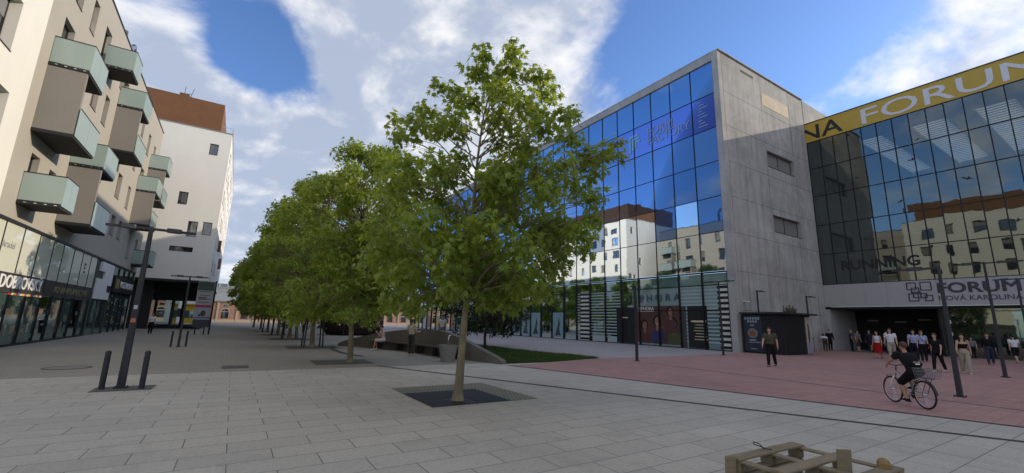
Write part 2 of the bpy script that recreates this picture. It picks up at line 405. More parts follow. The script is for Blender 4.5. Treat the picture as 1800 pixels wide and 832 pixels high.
def tag(o, label=None, cat=None, group=None, kind=None):
    if label: o['label'] = label
    if cat: o['category'] = cat
    if group: o['group'] = group
    if kind: o['kind'] = kind
    return o
def thing(name, label, cat, loc=(0, 0, 0), rz=0, group=None):
    o = bpy.data.objects.new(name, None); o.empty_display_size = .2; o.location = loc; o.rotation_euler = (0, 0, rz); link(o)
    return tag(o, label, cat, group)
def struct(name, mb, m, **k):
    o = mb.build(name, m, **k); o['kind'] = 'structure'; return o
def copy_tree(o, loc=None, rz=None, label=None, parent=None):
    c = o.copy(); COL.objects.link(c)
    if parent is not None: c.parent = parent
    for ch in list(o.children): copy_tree(ch, parent=c)
    if loc is not None: c.location = loc
    if rz is not None: c.rotation_euler = (0, 0, rz)
    if label: c['label'] = label
    return c
def text_mesh(name, s, m, size, parent=None, P=None, u=0, v=0, w=0, flip=False, width=None, extrude=.01, bold=0.0, align='LEFT'):
    """lettering on the facade frame P: u runs to the reader's right when flip is False"""
    cu = bpy.data.curves.new(name, 'FONT'); cu.body = s; cu.size = size; cu.extrude = extrude; cu.bevel_depth = max(0, bold); cu.bevel_resolution = 0; cu.resolution_u = 3
    o = bpy.data.objects.new(name, cu); link(o)
    dg = bpy.context.evaluated_depsgraph_get(); me = bpy.data.meshes.new_from_object(o.evaluated_get(dg))
    bpy.data.objects.remove(o)
    xs = [q.co.x for q in me.vertices]; x0 = min(xs); sx = 1 if width is None else width / (max(xs) - x0)
    for q in me.vertices:
        a = (q.co.x - x0) * sx; a = -a if flip else a
        q.co = Vector(P(u + a, v + q.co.y, w + q.co.z)) - (rootloc(parent) if WORLD and parent is not None else Vector())
    me.materials.clear(); me.materials.append(m); me.name = name
    ob = bpy.data.objects.new(name, me); link(ob)
    if parent is not None: ob.parent = parent
    return ob
def wall_with_holes(mb, P, u0, u1, v0, v1, holes, depth):
    us = sorted({u0, u1, *[x for h in holes for x in (h[0], h[1]) if u0 < x < u1]})
    vs = sorted({v0, v1, *[x for h in holes for x in (h[2], h[3]) if v0 < x < v1]})
    for i in range(len(us) - 1):
        for j in range(len(vs) - 1):
            cu, cv = (us[i] + us[i + 1]) / 2, (vs[j] + vs[j + 1]) / 2
            if any(h[0] < cu < h[1] and h[2] < cv < h[3] for h in holes): continue
            mb.quad(P(us[i], vs[j], 0), P(us[i + 1], vs[j], 0), P(us[i + 1], vs[j + 1], 0), P(us[i], vs[j + 1], 0))
    for a, b, c, d in holes:
        for p, q in (((a, c), (b, c)), ((b, c), (b, d)), ((b, d), (a, d)), ((a, d), (a, c))):
            mb.quad(P(*p, 0), P(*q, 0), P(*q, -depth), P(*p, -depth))
def window(P, a, b, c, d, depth, parent, style=0):
    """frame and sill proud of the recess, pane behind"""
    f = MB(); t = .06; w0, w1 = -depth + .002, -depth + .07
    f.pbox(P, a + .003, c + .003, w0, a + t, d - .003, w1); f.pbox(P, b - t, c + .003, w0, b - .003, d - .003, w1)
    f.pbox(P, a + t, c + .003, w0, b - t, c + t, w1); f.pbox(P, a + t, d - t, w0, b - t, d - .003, w1)
    f.pbox(P, a + .005, c + .004, w1 + .004, b - .005, c + .03, .035)
    if b - a > 1.3: f.pbox(P, (a + b) / 2 - t / 2, c + t, w0, (a + b) / 2 + t / 2, d - t, w1)
    fr = f.build('window', M_DARK, parent)
    g = MB()
    if style == 1:
        k = d - (d - c) * random.uniform(.35, 1.0); k = max(k, c + t)
        g.quad(P(a + t, c + t, w0 + .03), P(b - t, c + t, w0 + .03), P(b - t, k, w0 + .03), P(a + t, k, w0 + .03)) if k > c + t + .05 else None
        bl = MB(); bl.pbox(P, a + t, k, w0 + .02, b - t, d - t, w0 + .045); bl.build('blind', M_BLIND, fr)
        if g.f: g.build('pane', M_WINGLASS, fr)
    else:
        g.quad(P(a + t, c + t, w0 + .03), P(b - t, c + t, w0 + .03), P(b - t, d - t, w0 + .03), P(a + t, d - t, w0 + .03))
        g.build('pane', M_WINGLASS, fr)
    return fr

# ------------------------------------------------------------------ the ground
def sheet(name, pts, z, m):
    b = MB(); b.poly([(x, y, z) for x, y in pts]); return struct(name, b, m)
sheet('ground', [(-900, -900), (900, -900), (900, 900), (-900, 900)], -.012, M_GROUND)
sheet('plaza_paving', [(-60, -60), (44.5, -60), (44.5, 15.8), (-60, 15.8)], 0, M_SLAB)
sheet('street_paving', [(-60, 15.8), (9.4, 15.8), (9.4, 160), (-60, 160)], 0, M_PAVER)
sheet('shop_pavement', [(9.4, 15.8), (44.5, 15.8), (44.5, 160), (9.4, 160)], 0, M_BLUEPAVE)
sheet('red_paving', [(9.75, 13.55), (13.3, -.6), (14.5, -6), (17, -20), (44.4, -20), (44.4, 17.4), (30.6, 17.3), (22, 16.25), (15.9, 16.35), (11.9, 15.35), (9.3, 14.75)], .004, M_RED)
def strip(name, pts, w, z, m):
    b = MB()
    for (x0, y0), (x1, y1) in zip(pts[:-1], pts[1:]):
        d = Vector((x1 - x0, y1 - y0, 0)).normalized(); n = Vector((-d.y, d.x, 0)) * w / 2
        a, c = Vector((x0, y0, z)), Vector((x1, y1, z))
        b.quad(a - n, c - n, c + n, a + n)
    return struct(name, b, m)
M_SEAM = plain('dark_joint', (.055, .05, .05), .8)
strip('drain_channel', [(4.6, 16.2), (7.34, 9.9), (10.95, 1.75), (16, -9.6)], .12, .009, M_SEAM)
strip('red_paving_edge', [(9.35, 14.8), (9.72, 13.6), (13.28, -.6), (14.48, -6)], .09, .011, M_SEAM)
strip('red_paving_joint', [(16.2, 13.6), (15.58, 4.87), (15.1, -1.5)], .07, .0085, plain('red_joint', (.10, .06, .06), .8))
# ground details
def cover(name, label, x0, y0, x1, y1, m, h=.012):
    t = thing(name, label, 'drain cover', ((x0 + x1) / 2, (y0 + y1) / 2, 0))
    cx, cy = (x0 + x1) / 2, (y0 + y1) / 2
    b = MB(); b.box(x0 - cx, y0 - cy, .002, x1 - cx, y1 - cy, h); b.build('frame', m, t)
    s = MB(); n = 7
    for i in range(n):
        a = x0 - cx + .04 + (x1 - x0 - .08) * i / n
        s.box(a, y0 - cy + .04, h, a + (x1 - x0 - .08) / n * .6, y1 - cy - .04, h + .006)
    s.build('grating', M_IRON, t); return t
cover('drain_cover', 'flat rectangular rusty cover in the small pavers left of the tree row', -.1, 16.75, .65, 17.6, plain('rusty_frame', (.09, .07, .055), .7))
mh = thing('manhole_cover', 'round manhole cover in the paving beyond the near left lamp', 'manhole cover', (-3.95, 18.3, 0))
b = MB(); b.lathe([(0, .008), (.47, .008), (.49, .002)], n=32); b.build('lid', plain('manhole_fill', (.20, .19, .175), .8), mh)
b = MB(); b.lathe([(.47, .009), (.475, .014), (.54, .014), (.56, .002)], n=32); b.build('rim', M_IRON, mh)

# tree pit of the near tree
pit = thing('tree_pit', 'square pit of dark iron grate and setts round the near tree', 'tree grate', (4.3, 8.9, 0))
b = MB(); b.box(-.80, -.66, .006, 1.72, 1.97, .012); b.v = [(x, y, z) for x, y, z in b.v]; b.build('sett_border', M_GRAVEL, pit)
b = MB()
for i in range(17):                         # slotted grate: bars running across, with the ring round the trunk
    y0 = -.64 + i * .1
    for x0, x1 in ((-.78, -.27), (.27, 1.0)) if abs(y0 + .25) < .32 else ((-.78, 1.0),):
        b.box(x0, y0, .014, x1, y0 + .078, .022)
b.box(-.80, -.66, .013, 1.02, 1.07, .0155); b.build('grate', M_GRATE, pit)
for n_, x, y in (('setts round the second tree', 4.02, 17.9),):
    q = thing('tree_pit', 'dark square of soil and setts round the second tree trunk', 'tree grate', (x, y, 0))
    b = MB(); b.box(-1.3, -.9, .004, .75, .9, .010); b.build('sett_border', M_SETTS, q)

# ------------------------------------------------------------------ grass wedge and curved bench wall
gpts = [(9.35, 15.35), (11.9, 15.42), (15.85, 16.42), (15.6, 19), (15.0, 23.5), (14.9, 28.4), (10.8, 29.2), (6.6, 28.6), (8.2, 25.4), (9.2, 22), (9.25, 18)]
def grass_height(x, y):
    d = max(0, 1 - abs(x - 9.4) / 3.5) * max(0, 1 - ((y - 21.5) / 6.5) ** 2)
    return .02 + .75 * d * d
bm = bmesh.new(); vs = [bm.verts.new((x, y, .012)) for x, y in gpts]; bm.faces.new(vs)
bmesh.ops.triangulate(bm, faces=bm.faces); bmesh.ops.subdivide_edges(bm, edges=bm.edges, cuts=14, use_grid_fill=True)
for v in bm.verts: v.co.z = grass_height(v.co.x, v.co.y)
me = bpy.data.meshes.new('lawn'); 
tris = [[tuple(w.co) for w in f.verts] for f in bm.faces]; areas = [f.calc_area() for f in bm.faces]
bm.to_mesh(me); bm.free(); me.materials.append(M_SOIL)
lawn = bpy.data.objects.new('lawn', me); link(lawn); lawn['kind'] = 'structure'
b = MB(); rg = random.Random(3)
for _ in range(26000):
    t = rg.choices(tris, areas)[0] if False else tris[rg.randrange(len(tris))]
    r1, r2 = sqrt(rg.random()), rg.random()
    p = Vector(t[0]) * (1 - r1) + Vector(t[1]) * (r1 * (1 - r2)) + Vector(t[2]) * (r1 * r2)
    hgt = rg.uniform(.05, .12); a = rg.uniform(0, 2 * pi); w = rg.uniform(.008, .018)
    dx, dy = cos(a) * w, sin(a) * w; lx, ly = rg.uniform(-.05, .05), rg.uniform(-.05, .05)
    k = len(b.v); b.v += [(p.x - dx, p.y - dy, p.z - .01), (p.x + dx, p.y + dy, p.z - .01), (p.x + lx, p.y + ly, p.z + hgt)]; b.f.append((k, k + 1, k + 2))
tag(b.build('grass', M_GRASS, fix=False), 'short dark green grass on the wedge behind the curved wall', 'grass', kind='stuff')

arc = [(5.6, 28.3), (6.7, 26.9), (7.7, 24.8), (8.35, 22.5), (8.65, 20.2), (8.72, 18.2), (8.95, 16.6), (9.30, 15.2)]
def catmull(pts, n):
    out = []
    for i in range(len(pts) - 1):
        p0, p1, p2, p3 = pts[max(i - 1, 0)], pts[i], pts[i + 1], pts[min(i + 2, len(pts) - 1)]
        for k in range(n):
            t = k / n
            out.append(tuple(.5 * (2 * p1[j] + (p2[j] - p0[j]) * t + (2 * p0[j] - 5 * p1[j] + 4 * p2[j] - p3[j]) * t * t + (3 * p1[j] - p0[j] - 3 * p2[j] + p3[j]) * t ** 3) for j in range(len(p1))))
    out.append(pts[-1]); return out
A = catmull(arc, 6)
bw = thing('bench_wall', 'curved low concrete wall that rises to a hump behind a long bench', 'bench wall', (8.3, 21.5, 0))
b = MB(); rows = []
for i, (x, y) in enumerate(A):
    t = i / (len(A) - 1); d = Vector((A[min(i + 1, len(A) - 1)][0] - A[max(i - 1, 0)][0], A[min(i + 1, len(A) - 1)][1] - A[max(i - 1, 0)][1], 0)).normalized()
    n = Vector((d.y, -d.x, 0)); n = n if n.x > 0 else -n
    hgt = .12 + 1.08 * sin(pi * min(1, max(0, t)) ** 1.0) ** .9 if t < .62 else .12 + 1.08 * (cos((t - .5) / .5 * pi / 2) ** 1.05)
    p = Vector((x - 8.3, y - 21.5, 0)); rows.append((p, n, max(.1, hgt)))
for i in range(len(rows) - 1):
    (p, n, hh), (q, m_, h2) = rows[i], rows[i + 1]
    z = Vector((0, 0, 1)); 
    b.quad(p, q, q + z * h2, p + z * hh); b.quad(p + n * .28, q + m_ * .28, q + m_ * .28 + z * h2, p + n * .28 + z * hh)
    b.quad(p + z * hh, q + z * h2, q + m_ * .28 + z * h2, p + n * .28 + z * hh)
for p, n, hh in (rows[0], rows[-1]): b.quad(p, p + n * .28, p + n * .28 + Z * hh, p + Z * hh)
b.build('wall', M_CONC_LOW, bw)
s = MB(); lg = MB()
for i in range(8, len(rows) - 11):
    (p, n, hh), (q, m_, h2) = rows[i], rows[i + 1]
    a0, a1 = p - n * .55, q - m_ * .55; c0, c1 = p - n * .02, q - m_ * .02
    s.quad(a0 + Z * .46, a1 + Z * .46, c1 + Z * .46, c0 + Z * .46); s.quad(a0 + Z * .40, a1 + Z * .40, a1 + Z * .46, a0 + Z * .46); s.quad(a0 + Z * .40, a1 + Z * .40, c1 + Z * .40, c0 + Z * .40)
    if i % 5 == 0: lg = MB(); lg.bar(p - n * .3, p - n * .3 + Z * .4, .08, .4); lg.build('seat_support', M_BLACK, bw)
s.build('seat', plain('dark_bench_timber', (.09, .07, .055), .8, var=.3), bw)
# low curved step on the street side
b = MB()
cpts = catmull([(5.3, 28.0), (4.75, 25.5), (4.7, 22.5), (5.1, 20.2)], 6)
for i in range(len(cpts) - 1):
    p, q = Vector((*cpts[i], 0)), Vector((*cpts[i + 1], 0)); d = (q - p).normalized(); n = Vector((d.y, -d.x, 0)) * .12
    b.quad(p - n + Z * .02, q - n + Z * .02, q + n + Z * .02, p + n + Z * .02)
struct('paving_ring', b, M_SEAM)

# drinking fountain: tapered concrete bin with a chrome spout
fo = thing('drinking_fountain', 'tapered concrete tub with a chrome spout by the bench wall', 'drinking fountain', (7.74, 16.95, 0))
b = MB(); b.lathe([(.0, 0), (.27, 0), (.40, .64), (.405, .67), (.37, .67), (.35, .60), (0, .58)], n=28); b.build('tub', M_CONCBOX, fo, smooth=False)
b = MB(); b.tube([(0, 0, .58), (0, 0, .98), (.03, 0, 1.05), (.09, 0, 1.06), (.12, 0, 1.0)], [.035, .035, .03, .024, .02], 10); b.lathe([(.06, .58), (.06, .62), (.036, .63)], n=14); b.build('spout', M_STEEL, fo, smooth=True)

# ================================================================== buildings (shapes in world coordinates)
WORLD = True
# ---- left block: white near end, beige middle, shop fronts below
XL = -8.4
PL = lambda u, v, w: (XL + w, u, v)
left = thing('apartment_building', 'long beige apartment block with white near end, green glass balconies and shops below', 'building', (XL, 24.9, 0))
whites = []
for zr in (8.15, 11.25, 14.35, 17.4):
    for k, (a, w) in enumerate(((21.75, 1.7), (18.6, 1.1), (15.6, 1.7), (12.4, 1.1), (9.0, 1.7), (5.5, 1.2), (2.0, 1.7), (-2, 1.2), (-6, 1.7), (-10, 1.2))):
        off = -.75 if (zr == 11.25 and k == 0) else (.35 if (k + int(zr)) % 3 == 0 and k else 0)
        whites.append((a + off, a + off + w, zr, zr + (1.75 if k else (2.1 if zr == 11.25 else 1.75))))
b = MB(); wall_with_holes(b, PL, -14, 24.9, 5.42, 20.85, whites, .42)
b.quad(PL(-14, 20.85, 0), PL(24.9, 20.85, 0), PL(24.9, 20.85, -14), PL(-14, 20.85, -14)); b.quad(PL(24.9, 19.8, 0), PL(24.9, 20.85, 0), PL(24.9, 20.85, -14), PL(24.9, 19.8, -14))
b.quad(PL(-14, 0, -.4), PL(-14, 20.85, 0), PL(-14, 20.85, -14), PL(-14, 0, -14))
b.build('white_wall', M_WHITE, left)
for i, h in enumerate(whites): window(PL, *h, .42, left, style=1 if i % 3 else 0)
greys = [(26.5, 27.9, 12.62, 15.28), (29.4, 30.25, 16.45, 18.3), (31.9, 33.15, 16.05, 18.22), (32.0, 33.2, 13.2, 15.0), (34.5, 35.45, 13.13, 15.0), (27.05, 28.0, 16.5, 18.3),
         (48.2, 49.2, 15.6, 17.55), (51.3, 52.2, 15.2, 17.45), (41.1, 42.35, 9.93, 11.78), (44.7, 45.7, 9.85, 11.7), (41.7, 42.9, 7.25, 8.72), (44.1, 45.2, 7.25, 8.7), (48.4, 49.6, 6.2, 8.7),
         (26.7, 28.6, 9.5, 11.7), (26.6, 27.6, 6.3, 8.5), (31.8, 33.4, 6.3, 8.4), (31.6, 33.1, 9.55, 11.7), (37.6, 39.4, 12.45, 14.7), (37.5, 38.9, 15.55, 17.7), (47.9, 49.4, 9.15, 11.3), (47.7, 49.2, 12.15, 14.2),
         (50.9, 52.4, 11.9, 14.0), (51.4, 52.4, 6.2, 8.3), (34.9, 35.8, 9.9, 11.75), (36.6, 37.7, 16.5, 18.2), (44.6, 45.5, 13.1, 14.95), (40.9, 42.0, 13.1, 14.95), (41.6, 42.5, 16.2, 18.1), (45.0, 45.9, 16.2, 18.1), (36.3, 37.2, 9.9, 11.75), (36.9, 38.0, 7.2, 8.7), (28.9, 29.8, 6.9, 8.4)]
b = MB(); wall_with_holes(b, PL, 24.9, 54.3, 5.42, 19.8, greys, .30)
b.quad(PL(24.9, 19.8, 0), PL(54.3, 19.8, 0), PL(54.3, 19.8, -14), PL(24.9, 19.8, -14)); b.quad(PL(54.3, 0, 0), PL(54.3, 19.8, 0), PL(54.3, 19.8, -14), PL(54.3, 0, -14))
b.build('beige_wall', M_BEIGE, left)
for i, h in enumerate(greys): window(PL, *h, .30, left, style=1 if i % 2 else 0)
b = MB(); b.pbox(PL, 24.9, 19.8, -.30, 54.36, 19.9, .05); b.pbox(PL, -14, 20.85, -.30, 24.95, 20.95, .05); b.build('roof_edge', M_DARK, left)
b = MB(); b.box(-20, 10.5, 20.9, -9.6, 24.2, 23.6); b.build('penthouse', M_RUST, left)
b = MB(); b.tube([(-9.2, 41.0, 19.8), (-9.2, 41.0, 21.6), (-9.2, 41.5, 22.1), (-9.2, 42.0, 21.6), (-9.2, 42.0, 19.8)], .18, 10); b.build('roof_vent', M_STEEL, left, smooth=True); b = MB(); b.tube([(-9.5, 39.8, 19.8), (-9.5, 39.8, 22.3)], .22, 10); b.build('roof_flue', M_STEEL, left, smooth=True)
# balconies
def balcony(y0, z, w, top=1.22, fin=None, dots=True):
    D = 1.34
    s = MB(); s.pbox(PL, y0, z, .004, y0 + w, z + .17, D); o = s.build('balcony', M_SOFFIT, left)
    e = MB(); e.pbox(PL, y0 - .02, z - .01, .004, y0 + w + .02, z + .18, D + .02) if False else None
    r = MB()
    if fin is None: r.pbox(PL, y0 - .012, z + .19, .02, y0 + .012, z + .19 + top, D + .02)
    for a, c in ((y0, y0 + w / 2 - .01), (y0 + w / 2 + .01, y0 + w)): r.pbox(PL, a, z + .10, D + .022, c, z + .19 + top, D + .045)
    r.pbox(PL, y0 + w - .012, z + .19, .02, y0 + w + .012, z + .19 + top, D + .02)
    r.build('glass_railing', M_RAIL, o)
    h = MB(); t = z + .19 + top
    h.pbox(PL, y0 - .025, t + .002, .01, y0 + .025, t + .04, D + .06) if fin is None else None
    h.pbox(PL, y0 + w - .025, t + .002, .01, y0 + w + .025, t + .04, D + .012); h.pbox(PL, y0 + .026, t + .002, D + .012, y0 + w + .03, t + .04, D + .06)
    h.build('handrail', M_DARK, o); h = MB(); h.pbox(PL, y0 - .03, z + .02, .01, y0 - .014, z + .16, D + .0); h.build('edge_plate', M_DARK, o)
    if dots and fin is None:
        for i in range(4):
            u = .22 + i * (D - .4) / 3; d = MB(); d.pbox(PL, y0 - .045, z + .07, u, y0 - .03, z + .11, u + .09); d.build('fixing_plate', M_STEEL, o)
    if fin is not None:
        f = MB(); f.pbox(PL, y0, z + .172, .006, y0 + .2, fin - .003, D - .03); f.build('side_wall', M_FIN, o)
    return o
for y0, zl, wl, zu, wu in ((25.9, 9.28, 3.2, 12.45, 2.4), (31.1, 6.08, 3.2, 9.28, 2.5), (37.0, 12.15, 3.2, 15.3, 2.5), (47.3, 8.92, 3.0, 11.9, 2.6), (50.5, 11.75, 2.8, 14.85, 2.3)):
    balcony(y0, zl, wl, fin=zu); balcony(y0, zu, wu)
balcony(26.3, 6.1, 1.65); balcony(32.7, 16.0, 1.75); balcony(51.3, 5.85, 1.9)

# ---- shop fronts (plane a little behind the wall above)
b = MB(); b.pbox(PL, -14, 5.30, -.25, 54.3, 5.42, .03); b.build('fascia_strip', M_DARK, left)
edges = [14.4, 16.3, 18.3, 20.25, 22.2, 24.15, 26.12, 28.07, 29.97, 31.94, 33.55, 35.45, 37.27, 39.12, 40.7]
mull = MB()
for a, c in zip(edges[:-1], edges[1:]):
    p = MB(); p.pbox(PL, a + .03, 3.24, -.12, c - .03, 5.29, -.05); p.build('pale_panel', M_PANEL, left)
    g = MB(); g.quad(PL(a + .03, .12, -.1), PL(c - .03, .12, -.1), PL(c - .03, 2.38, -.1), PL(a + .03, 2.38, -.1)); g.build('shop_window', M_DARKGLASS, left)
    mull.pbox(PL, c - .035, .1, -.13, c + .035, 5.29, -.03)
mull.pbox(PL, 14.4, 0, -.16, 40.7, .11, -.028); mull.build('shop_mullions', M_MULL, left)
b = MB(); b.pbox(PL, 14.4, 2.39, -.125, 40.66, 3.22, -.04); b.build('sign_band', plain('sign_band_dark', (.05, .047, .048), .5), left)
text_mesh('shop_sign', 'DOBROVSKÝ', M_OFFWHITE, .80, left, PL, 26.75, 2.58, -.02, width=4.75, extrude=.02, bold=.008)
text_mesh('shop_slogan', 'KNIHKUPECTVÍ', plain('dull_gold_lettering', (.30, .27, .13), .6), .50, left, PL, 33.5, 2.62, -.03, width=6.2)
text_mesh('panel_lettering', 'hradeí', plain('faded_print', (.38, .38, .36), .6), .42, left, PL, 26.25, 4.25, -.04, width=1.2)
sq = MB()
for i in range(3): sq.pbox(PL, 37.95, 4.05 + i * .25, -.048, 38.35 - .1 * (i == 1), 4.2 + i * .25, -.04)
sq.build('panel_print', M_INKGREY, left)
bk = [(.62, .1, .08), (.75, .72, .65), (.72, .45, .05), (.55, .08, .1), (.2, .25, .4), (.75, .7, .6), (.7, .5, .1)]
for i in range(17):
    q = MB(); q.pbox(PL, 28.0 + i * .235, 2.29, -.085, 28.0 + i * .235 + .225, 2.385, -.03); q.build('colour_tile', plain('book_spine_%d' % (i % 7), bk[i % 7], .6), left)
rq = random.Random(5); M_DISP = [plain('display_print_%d' % i, c, .5, var=.5, scale=2) for i, c in enumerate(((.20, .22, .21), (.34, .30, .22), (.12, .20, .22), (.32, .14, .10), (.42, .42, .38)))]                                    # displays in the shop windows
for i in range(26):
    y0 = 24.2 + i * .62; z0 = rq.uniform(.25, 1.5); sh = MB(); sh.pbox(PL, y0, z0, -.097, y0 + rq.uniform(.15, .55), z0 + rq.uniform(.1, .5), -.093); sh.build('window_display', rq.choice(M_DISP), left)
b = MB(); b.pbox(PL, 40.72, 0, -.3, 41.2, 5.29, -.05); b.pbox(PL, 45.7, 0, -.3, 46.0, 5.29, -.05); b.pbox(PL, 41.2, 0, -.30, 45.7, 2.5, -.14); b.pbox(PL, 41.2, 2.5, -.30, 45.7, 5.29, -.12); b.build('entrance_surround', M_INKGREY, left)
for a, c in ((41.5, 43.1), (43.6, 45.3)): b = MB(); b.pbox(PL, a, .02, -.135, c, 2.4, -.10); b.build('entrance_door', M_DARKGLASS, left)
wsg = MB()                                                          # the white block numeral-shaped sign
for a, c, d, e in ((41.95, 45.6, 4.55, 5.22), (43.3, 45.6, 3.98, 4.548), (41.3, 45.6, 3.62, 3.978), (41.3, 44.4, 3.1, 3.618), (41.3, 45.5, 2.55, 3.098)): wsg.pbox(PL, a, d, -.118, c, e, .02)
wsg.build('white_sign', M_OFFWHITE, left)
ed2 = [46.0, 48.0, 50.0, 52.0, 54.1]
mm = MB()
for a, c in zip(ed2[:-1], ed2[1:]):
    g = MB(); g.quad(PL(a + .03, .1, -.1), PL(c - .03, .1, -.1), PL(c - .03, 5.2, -.1), PL(a + .03, 5.2, -.1)); g.build('shop_window', M_DARKGLASS, left); mm.pbox(PL, c - .04, 0, -.13, c + .04, 5.29, -.03)
mm.build('shop_mullions', M_MULL, left)
b = MB(); b.pbox(PL, 46.1, 3.25, -.09, 54.0, 4.55, .10); b.build('sign_box', M_BLACK, left)
b = MB(); b.pbox(PL, 46.6, 3.55, .102, 47.7, 4.3, .12); b.build('sign_emblem', plain('dull_gold', (.28, .23, .08), .5), left)
text_mesh('shop_sign', 'KOZALKAS', M_OFFWHITE, .72, left, PL, 48.2, 3.68, .105, width=5.2, extrude=.02, bold=.01)
M_BRI = plain('bright_display_print', (.5, .5, .48), .5, var=.4, scale=2)
for i in range(30):
    y0 = 46.2 + (i * 1.93) % 7.3; z0 = .4 + (i * .37) % 2.5; sh = MB(); sh.pbox(PL, y0, z0, -.097, y0 + rq.uniform(.08, .4), z0 + rq.uniform(.04, .12), -.093); sh.build('window_display', M_BRI, left)

# ---- white tower at the end of the street, on a dark ground floor
YT, XT = 58.0, -2.75
PT = lambda u, v, w: (u, YT - w, v)
PS = lambda u, v, w: (XT + w, u, v)
tower = thing('apartment_tower', 'white apartment tower with rust brown penthouse over a dark passage', 'building', (-6, YT, 0))
tw = [(-4.7, -3.87, 19.67, 21.0), (-6.71, -5.86, 13.47, 14.88), (-5.45, -4.55, 10.0, 11.7), (-4.1, -3.25, 10.34, 11.78), (-6.68, -4.63, 8.28, 8.8)]
b = MB(); wall_with_holes(b, PT, -18, XT, 5.25, 22.55, tw, .22)
sw = []
rt = random.Random(11)
for zi in range(6):
    for k in range(8):
        y0 = 60 + k * 3.4 + rt.uniform(-.5, .5); w = rt.choice((.9, 1.6, .8, 1.8)); z0 = 6.6 + zi * 2.7 + rt.choice((0, 0, .25)); sw.append((y0, y0 + w, z0, z0 + rt.choice((1.6, 1.6, 1.1))))
wall_with_holes(b, PS, YT, 88, 5.25, 22.55, sw, .25)
b.quad((XT, YT, 22.55), (XT, 88, 22.55), (-18, 88, 22.55), (-18, YT, 22.55)); b.quad((XT, 88, 5.25), (-18, 88, 5.25), (-18, 88, 22.55), (XT, 88, 22.55))
b.build('wall', M_TOWERW, tower)
for i, h in enumerate(tw): window(PT, *h, .22, tower, 0)
for i, h in enumerate(sw): window(PS, *h, .25, tower, i % 2)
b = MB(); b.pbox(PT, -18, 22.55, -.4, XT + .04, 22.66, .04); b.pbox(PS, YT, 22.55, -.4, 88, 22.66, .04); b.build('roof_edge', M_ZINC, tower)
b = MB(); b.box(-18, YT + .25, 22.57, -3.95, 84, 26.1); b.build('penthouse', M_RUST, tower)
b = MB(); b.box(-8.4, YT + 1.0, 26.1, -7.5, YT + 3, 26.7); b.build('roof_hatch', M_RUST, tower)
b = MB()
for x, dz, lean in ((-7.9, 1.3, .0), (-7.35, 1.2, .25)): b.tube([(x, YT + .6, 26.1), (x + lean, YT + .6, 26.1 + dz)], .03, 6)
b.tube([(-7.9, YT + .6, 26.5), (-7.25, YT + .6, 26.6)], .02, 6); b.build('aerial', M_DARK, tower)
b = MB(); b.box(-3.9, YT + .1, 23.3, XT - .02, YT + .13, 23.34); b.box(XT - .05, YT + .1, 22.66, XT - .02, YT + .13, 23.3); b.box(XT - .05, YT + .13, 23.3, XT - .02, 80, 23.34)
b.build('terrace_rail', M_STEEL, tower)
# ground floor: soffit, side shops, columns, glazed right-hand side
b = MB(); b.box(-18, YT + .02, 5.0, XT, 88, 5.24); b.build('soffit', M_SOFFIT, tower)
b = MB(); b.box(-18, 60.0, 0, -7.6, 88, 5.0); b.box(-7.6, 62.2, 3.1, -2.9, 62.5, 5.0); b.build('ground_floor_wall', M_SOFFIT, tower)
b = MB(); b.box(-7.59, 60.3, .1, -7.55, 87, 4.2); b.build('side_shop_window', M_LOWGLASS[2], tower)
b = MB()
for y in (58.3, 63, 68, 73, 78, 83): b = MB(); b.box(-3.25, y, 0, -2.9, y + .35, 5.0); b.build('column', M_INKGREY, tower)
for y in (64.0, 76.0): b = MB(); b.box(-6.2, y, 0, -5.9, y + .3, 5.0); b.build('column', M_INKGREY, tower)
b = MB()
for k in range(10):
    y = 58.8 + k * 2.9; g = MB(); g.quad((-3.05, y, .05), (-3.05, y + 2.8, .05), (-3.05, y + 2.8, 4.6), (-3.05, y, 4.6)); g.build('passage_glass', M_DARKGLASS, tower)
    b.box(-3.1, y - .06, 0, -2.98, y + .04, 4.7)
b.build('glazing_bars', M_MULL, tower)
# flags and fins hung on the tower's sunlit side
b = MB()
for y, z in ((66, 9.5), (74, 8.0)): b = MB(); b.pbox(PS, y, z, .01, y + .12, z + 1.5, .35); b.build('side_sign', M_RUST, tower)
# through the passage: a sunlit pale block and a yellow kiosk
bb = thing('pale_building', 'sunlit pale building seen through the passage under the white tower', 'building', (-14, 104, 0))
Pb = lambda u, v, w: (u, 104 - w, v)
hs = [(-22 + 2.6 * i, -20.8 + 2.6 * i, z, z + 1.6) for i in range(7) for z in (1.0, 4.0, 7.0, 10.0)]
b = MB(); wall_with_holes(b, Pb, -24, -4.2, 0, 13.5, hs, .2); b.quad((-24, 104, 13.5), (-4.2, 104, 13.5), (-4.2, 116, 13.5), (-24, 116, 13.5)); b.quad((-4.2, 104, 0), (-4.2, 116, 0), (-4.2, 116, 13.5), (-4.2, 104, 13.5)); b.build('wall', M_PALE, bb)
for i, h in enumerate(hs): window(Pb, *h, .2, bb, 0)
b = MB(); b.pbox(Pb, -24, 13.5, -.3, -4.2, 13.7, .08); b.build('roof_edge', M_ZINC, bb)
yk = thing('yellow_kiosk', 'yellow flat roofed kiosk seen through the passage beside the pylon', 'kiosk', (-6.61, 98, 0))
b = MB(); b.box(-7.5, 97.4, .0, -5.7, 99.5, 3.2); b.box(-7.7, 97.1, 3.22, -5.5, 99.7, 3.4); b.build('body', plain('yellow_paint', (.60, .38, .03), .6), yk)
b = MB(); b.box(-7.3, 97.37, .9, -5.9, 97.4, 2.2); b.build('hatch', M_DARKGLASS, yk)

